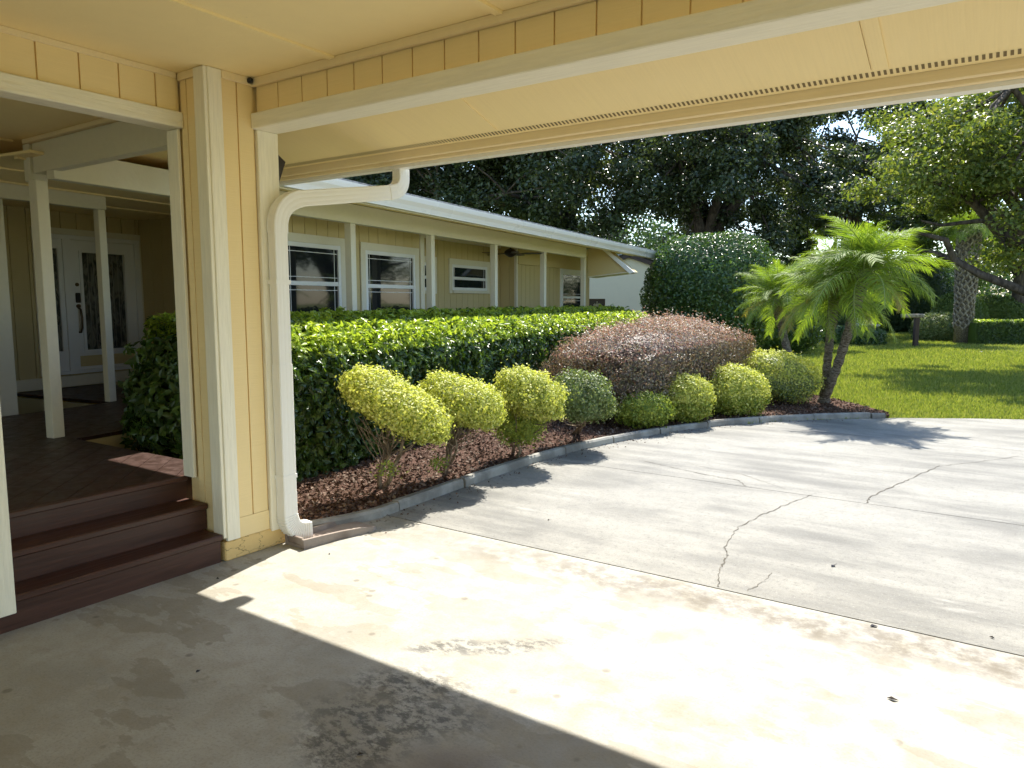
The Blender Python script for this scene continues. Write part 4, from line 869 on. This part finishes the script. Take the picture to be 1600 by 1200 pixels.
tree('oak_tree', 'tall oak behind the bright leaved one, top right', up(at(1500, 470, 42), 0), 4.5, .35, at(1500, 230, 42), (7, 5, 5.5), 42000, .2, .12, 'far', 24, None, 100, limbs=7)
# out of view to the right: oaks added for lawn shade and pane reflections
tree('oak_tree', 'unseen oak added at the right to shade the lawn', (6.5, 25, 0), 3, .35, (6.0, 25, 7.2), (5.2, 5, 3), 30000, .18, .11, 'oak', 25, None, 90, limbs=8)
tree('oak_tree', 'unseen oak added right of the driveway for pane reflections', (15, 17, 0), 3, .35, (15, 17, 6.5), (5, 5, 4), 24000, .2, .12, 'midtree', 26, None, 80, limbs=7)
tree('oak_tree', 'pale green tree far behind the date palm tops, left of the bright oak', up(at(1290, 470, 40), 0), 2.2, .2, at(1285, 345, 40), (3.6, 3, 2.7), 26000, .16, .1, 'midtree', 27, None, 70, limbs=6)
# small conifer
pc = at(1236, 470, 34); pn = empty('pine_tree', up(pc, 0), label='slender tiered dark pine seen between the dome bush and the palm', cat='tree'); V = []; F = []; tube_geo(V, F, [(0, 0, 0), (0, 0, 7.2)], [.14, .02], 8); obj('trunk', pmesh('trunk', V, F, M['bark']), pn)
PP = []; NN = []
for tier in range(17):
    z = 1.6+tier*.33; Lb = 1.25*(1-tier/19)
    for k in range(7):
        a = k*.9+tier*.5; u_ = rng.random((130, 1)); d = np.array([math.cos(a), math.sin(a), .28]); PP.append(np.array([0, 0, z])+d*Lb*u_+rng.normal(size=(130, 3))*.05); NN.append(np.tile([0, 0, 1.], (130, 1)))
foliage_obj(pn, np.concatenate(PP), np.concatenate(NN), .16, .05, 'far', name='crown')
# sabal palm trunk with crossing boots
sc_ = gnd(1503, 536); sp = empty('cabbage_palm', tuple(sc_), label='palm with a criss-cross patterned boot covered trunk under the low limb', cat='palm'); dS = sc_.dot(_f)
V = []; F = []; tube_geo(V, F, [(0, 0, 0), (.02, 0, 1.2), (0, 0, 2.6), (0, 0, 4.0)], [.29, .26, .31, .34], 14); obj('trunk', pmesh('trunk', V, F, M['palmbark'], True), sp)
V = []; F = []
for k in range(230):
    a = k*2.39996; z = .45+k*.0148; r_ = .255+.07*min(1, max(0, (z-1.2)/1.6)); d = Vector((math.cos(a), math.sin(a), 0)); s_ = Vector((-d.y, d.x, 0))
    for sg in (-1, 1):
        p0 = d*(r_-.02)+Vector((0, 0, z)); p1 = d*(r_+.03+.04*random.random())+s_*sg*.10+Vector((0, 0, z+.13+.05*random.random())); tube_geo(V, F, [p0, p0.lerp(p1, .5)+d*.02, p1], [.040, .036, .020], 5, True)
obj('boots', pmesh('boots', V, F, M['boot']), sp, kind='stuff')
for k in range(18):
    o = obj('frond', FR[k % 4], sp, (0, 0, 4.0), (random.uniform(-.3, .3), -R(70-k*5.5), k*2.4)); o.scale = (1.5, 1.9, 1.5)
# hedges and shrubs at the far side of the lawn
G_F = 'shrubs across the lawn'
round_shrub('shrub', 1468, 514, 28.5, (.95, .8, .62), 'sage', 9000, .09, .05, 'light green mounded shrub left of the boot covered palm trunk', group=G_F, seed=41)
round_shrub('shrub', 1497, 497, 30.5, (1.0, .8, 1.0), 'midtree', 9000, .10, .055, 'taller green shrub directly behind the boot covered palm trunk', group=G_F, seed=42)
round_shrub('shrub', 1546, 500, 31.5, (1.5, .9, 1.0), 'midtree', 12000, .11, .06, 'wide rounded shrub behind the low clipped hedge', group=G_F, seed=43)
round_shrub('shrub', 1620, 500, 32, (1.6, .9, 1.05), 'midtree', 9000, .11, .06, 'rounded shrub cut by the right picture edge, above the clipped hedge', group=G_F, seed=44)
round_shrub('shrub', 1425, 470, 36, (1.7, 1.2, 2.0), 'far', 12000, .13, .07, 'tall dark shrub showing between the palm fronds and the light mounded shrub', group=G_F, seed=45)
round_shrub('shrub', 1195, 515, 22, (1.6, 1, .75), 'hedge', 9000, .09, .05, 'dark shrub under the smaller date palm at the back of the lawn', group=G_F, seed=46)
round_shrub('shrub', 1335, 528, 26, (1.0, .6, .42), 'dome', 6000, .09, .05, 'low dark plant behind the palm trunks beside the birdbath', group=G_F, seed=47)
round_shrub('shrub', 1270, 505, 30, (1.5, 1.0, 1.1), 'far', 9000, .1, .06, 'dark green shrub behind the leaning palm trunks', group=G_F, seed=48)
fh = gnd(1590, 537); lh = empty('low_hedge', tuple(fh), YAW, label='low flat-topped clipped hedge at the far right side of the lawn', cat='hedge')
n = 16000; m = rng.random(n); P = np.zeros((n, 3)); N = np.zeros((n, 3)); f = m < .6; xx = rng.uniform(-1.7, 4.5, n); P[f] = np.c_[xx[f], np.full(f.sum(), -.4), rng.random(f.sum())*.8]; N[f] = (0, -1, 0); g = ~f; P[g] = np.c_[xx[g], rng.uniform(-.4, .6, g.sum()), np.full(g.sum(), .8)]; N[g] = (0, 0, 1); P += rng.normal(size=P.shape)*.025
foliage_obj(lh, P, N, .075, .04, 'hedge', 'hedge_tip', lambda P, N: N[:, 2] > .5); box('inner_core', lh, -1.7, 4.5, -.34, .55, 0, .74, M['hedge'], kind='stuff')  # top leaves take the sunlit colour; solid core added to block light
# far woods closing the view
P = []
for k in range(620):
    th = rng.uniform(-.45, .95); dp = rng.uniform(62, 95); c = _f*dp+_r*(dp*math.tan(th)); hgt_ = rng.uniform(1.0, 11.0)*(.70+.3*math.sin(th*9+1)); s_ = np.array([2.6, 2.6, 1.9]); o_ = unit(rng.normal(size=(230, 3)))*(rng.random((230, 1))**.4); P.append(np.array([c.x, c.y, max(hgt_, .8)])+o_*s_)
P = np.concatenate(P); V, T = leaf_geo(P, unit(rng.normal(size=P.shape)+np.array([0, 0, .6])), .42, .26, .2); o = obj('distant_woods', bigmesh('distant_woods', V, T, [M['far']]), kind='stuff'); tag(o, 'dark distant woods closing the view behind the lawns', 'woods')

# ================================================================ NEIGHBOURS AND SMALL THINGS
nb_ = Vector(at(1010, 470, 25.5)); nh = empty('neighbour_house', (nb_.x, nb_.y, 0), YAW, label='cream neighbouring house end with brown rake boards behind the porch', cat='house')
V = [(-2.1, 0, 0), (1.6, 0, 0), (1.6, 0, 2.25), (-.62, 0, 3.02), (-2.1, 0, 2.42)]; V += [(x, 7, z) for x, y, z in V]
obj('wall', pmesh('wall', V, [(0, 1, 2, 3, 4), (9, 8, 7, 6, 5), (0, 4, 9, 5), (1, 6, 7, 2), (4, 3, 8, 9), (3, 2, 7, 8)], M['neigh']), nh)
def bar(name, parent, p, q, w_, h_, mat):
    p, q = Vector(p), Vector(q); d = q-p; o = obj(name, boxmesh(d.length, w_, h_, mat), parent, tuple((p+q)/2)); o.rotation_euler = d.to_track_quat('X', 'Z').to_euler(); return o
bar('rake_board', nh, (-.66, -.12, 3.05), (2.0, -.12, 2.12), .06, .14, M['brownrake']); bar('rake_board', nh, (-.60, -.12, 3.05), (-2.3, -.12, 2.46), .06, .14, M['brownrake'])
V = [(-.62, -.2, 3.16), (2.2, -.2, 2.18), (2.2, 7.2, 2.18), (-.62, 7.2, 3.16), (-2.4, -.2, 2.5), (-2.4, 7.2, 2.5)]; obj('roof', pmesh('roof', V+[(x, y, z+.06) for x, y, z in V], [(0, 1, 2, 3), (4, 0, 3, 5), (6, 9, 8, 7), (10, 11, 9, 6), (0, 6, 7, 1), (0, 4, 10, 6), (1, 7, 8, 2)], M['shingle']), nh)
gt = empty('lattice_panel', tuple(at(932, 495, 19.5)), YAW, label='dark framed screen with pale leafy ironwork beside the last porch post', cat='screen'); gt.location.z = 0
boxes('frame', gt, [(-.22, -.19, -.02, .02, 0, 1.56), (.19, .22, -.02, .02, 0, 1.56), (-.19, .19, -.02, .02, 1.52, 1.56), (-.19, .19, -.02, .02, 1.05, 1.08)], M['brownrake']); box('backing', gt, -.19, .19, .0, .012, 1.08, 1.52, M['dark'])
V = []; F = []
for k in range(14):
    a = Vector((random.uniform(-.18, .18), -.012, random.uniform(1.1, 1.5))); b_ = Vector((random.uniform(-.18, .18), -.012, random.uniform(1.1, 1.5))); tube_geo(V, F, [a, a.lerp(b_, .5)+Vector((.02, 0, .03)), b_], .009, 4)
obj('ironwork', pmesh('ironwork', V, F, M['pale']), gt)
# birdbath
bb = empty('birdbath', tuple(gnd(1358, 537)), label='small pale stone birdbath standing beyond the palm trunks', cat='birdbath')
V = []; F = []; tube_geo(V, F, [(0, 0, 0), (0, 0, .08), (0, 0, .12), (0, 0, .5), (0, 0, .56)], [.18, .17, .09, .07, .12], 14); obj('pedestal', pmesh('pedestal', V, F, M['pale'], True), bb); V = []; F = []; tube_geo(V, F, [(0, 0, .56), (0, 0, .62), (0, 0, .68), (0, 0, .66)], [.12, .30, .34, .28], 18); obj('bowl', pmesh('bowl', V, F, M['pale'], True), bb)
# pale garden wall behind the palm trunks
wl = at(1312, 500, 31); o = boxes('garden_wall', None, [(-1.0, 1.0, -.1, .1, 0, 1.0)], M['pale'], label='pale grey low wall with a dark band behind the leaning palm trunks', cat='wall'); o.location = (wl.x, wl.y, 0); o.rotation_euler = (0, 0, YAW); bx = boxes('dark_band', o, [(-1.02, 1.02, -.12, .12, 1.002, 1.07)], M['brownrake']); bx.matrix_parent_inverse = Matrix.Identity(4)
o2 = boxes('coping', o, [(-1.0, .2, -.1, .1, 1.072, 1.7)], M['pale']); o2.matrix_parent_inverse = Matrix.Identity(4)
# little brown post by the street
ps = gnd(1430, 541); mb = empty('mailbox', tuple(ps), YAW, label='brown post with a small box top at the street, just right of the palm fronds', cat='mailbox'); box('post', mb, -.07, .07, -.07, .07, 0, .95, M['brownrake'], .01); box('box', mb, -.5, .2, -.11, .11, .952, 1.08, M['boot'], .03)
# leaf debris on the concrete
for i, (px, py, lab) in enumerate([(1395, 1094, 'single dark curled leaf alone on the pale concrete at the lower right'), (1302, 885, 'dark leaf with a long stalk on the grey driveway'), (857, 813, 'tiny dark leaf on the driveway near the golden shrub shadows'), (1365, 979, 'crumpled leaf lying in the dirty strip beside the slab joint'), (515, 866, 'tiny dark leaf on bright concrete beside the splash block'), (340, 905, 'tiny dark speck of leaf in the shade beside the steps'), (310, 1050, 'dark leaf scrap in the carport shade'), (1550, 997, 'dark leaf scrap at the slab joint near the right edge'), (563, 1180, 'dark pebble-like scrap at the bottom of the shaded floor')]):
    g_ = gnd(px, py); s_ = .022 if i in (0, 1, 3) else .012; V = [(-s_, 0, .003), (-.3*s_, .45*s_, .009), (s_, .1*s_, .004), (.1*s_, -.5*s_, .008), (0, 0, .002)]; F = [(0, 4, 1), (1, 4, 2), (2, 4, 3), (3, 4, 0)]
    if i == 1: b_ = 5; V += [(s_, .1*s_, .004), (2.6*s_, .2*s_, .004), (2.6*s_, .28*s_, .004), (s_, .2*s_, .006)]; F += [(5, 6, 7, 8)]
    o = obj('fallen_leaf', pmesh('fallen_leaf', V, F, M['dark']), None, tuple(g_), (0, 0, i*1.3)); tag(o, lab, 'leaf', 'fallen leaves on the concrete')
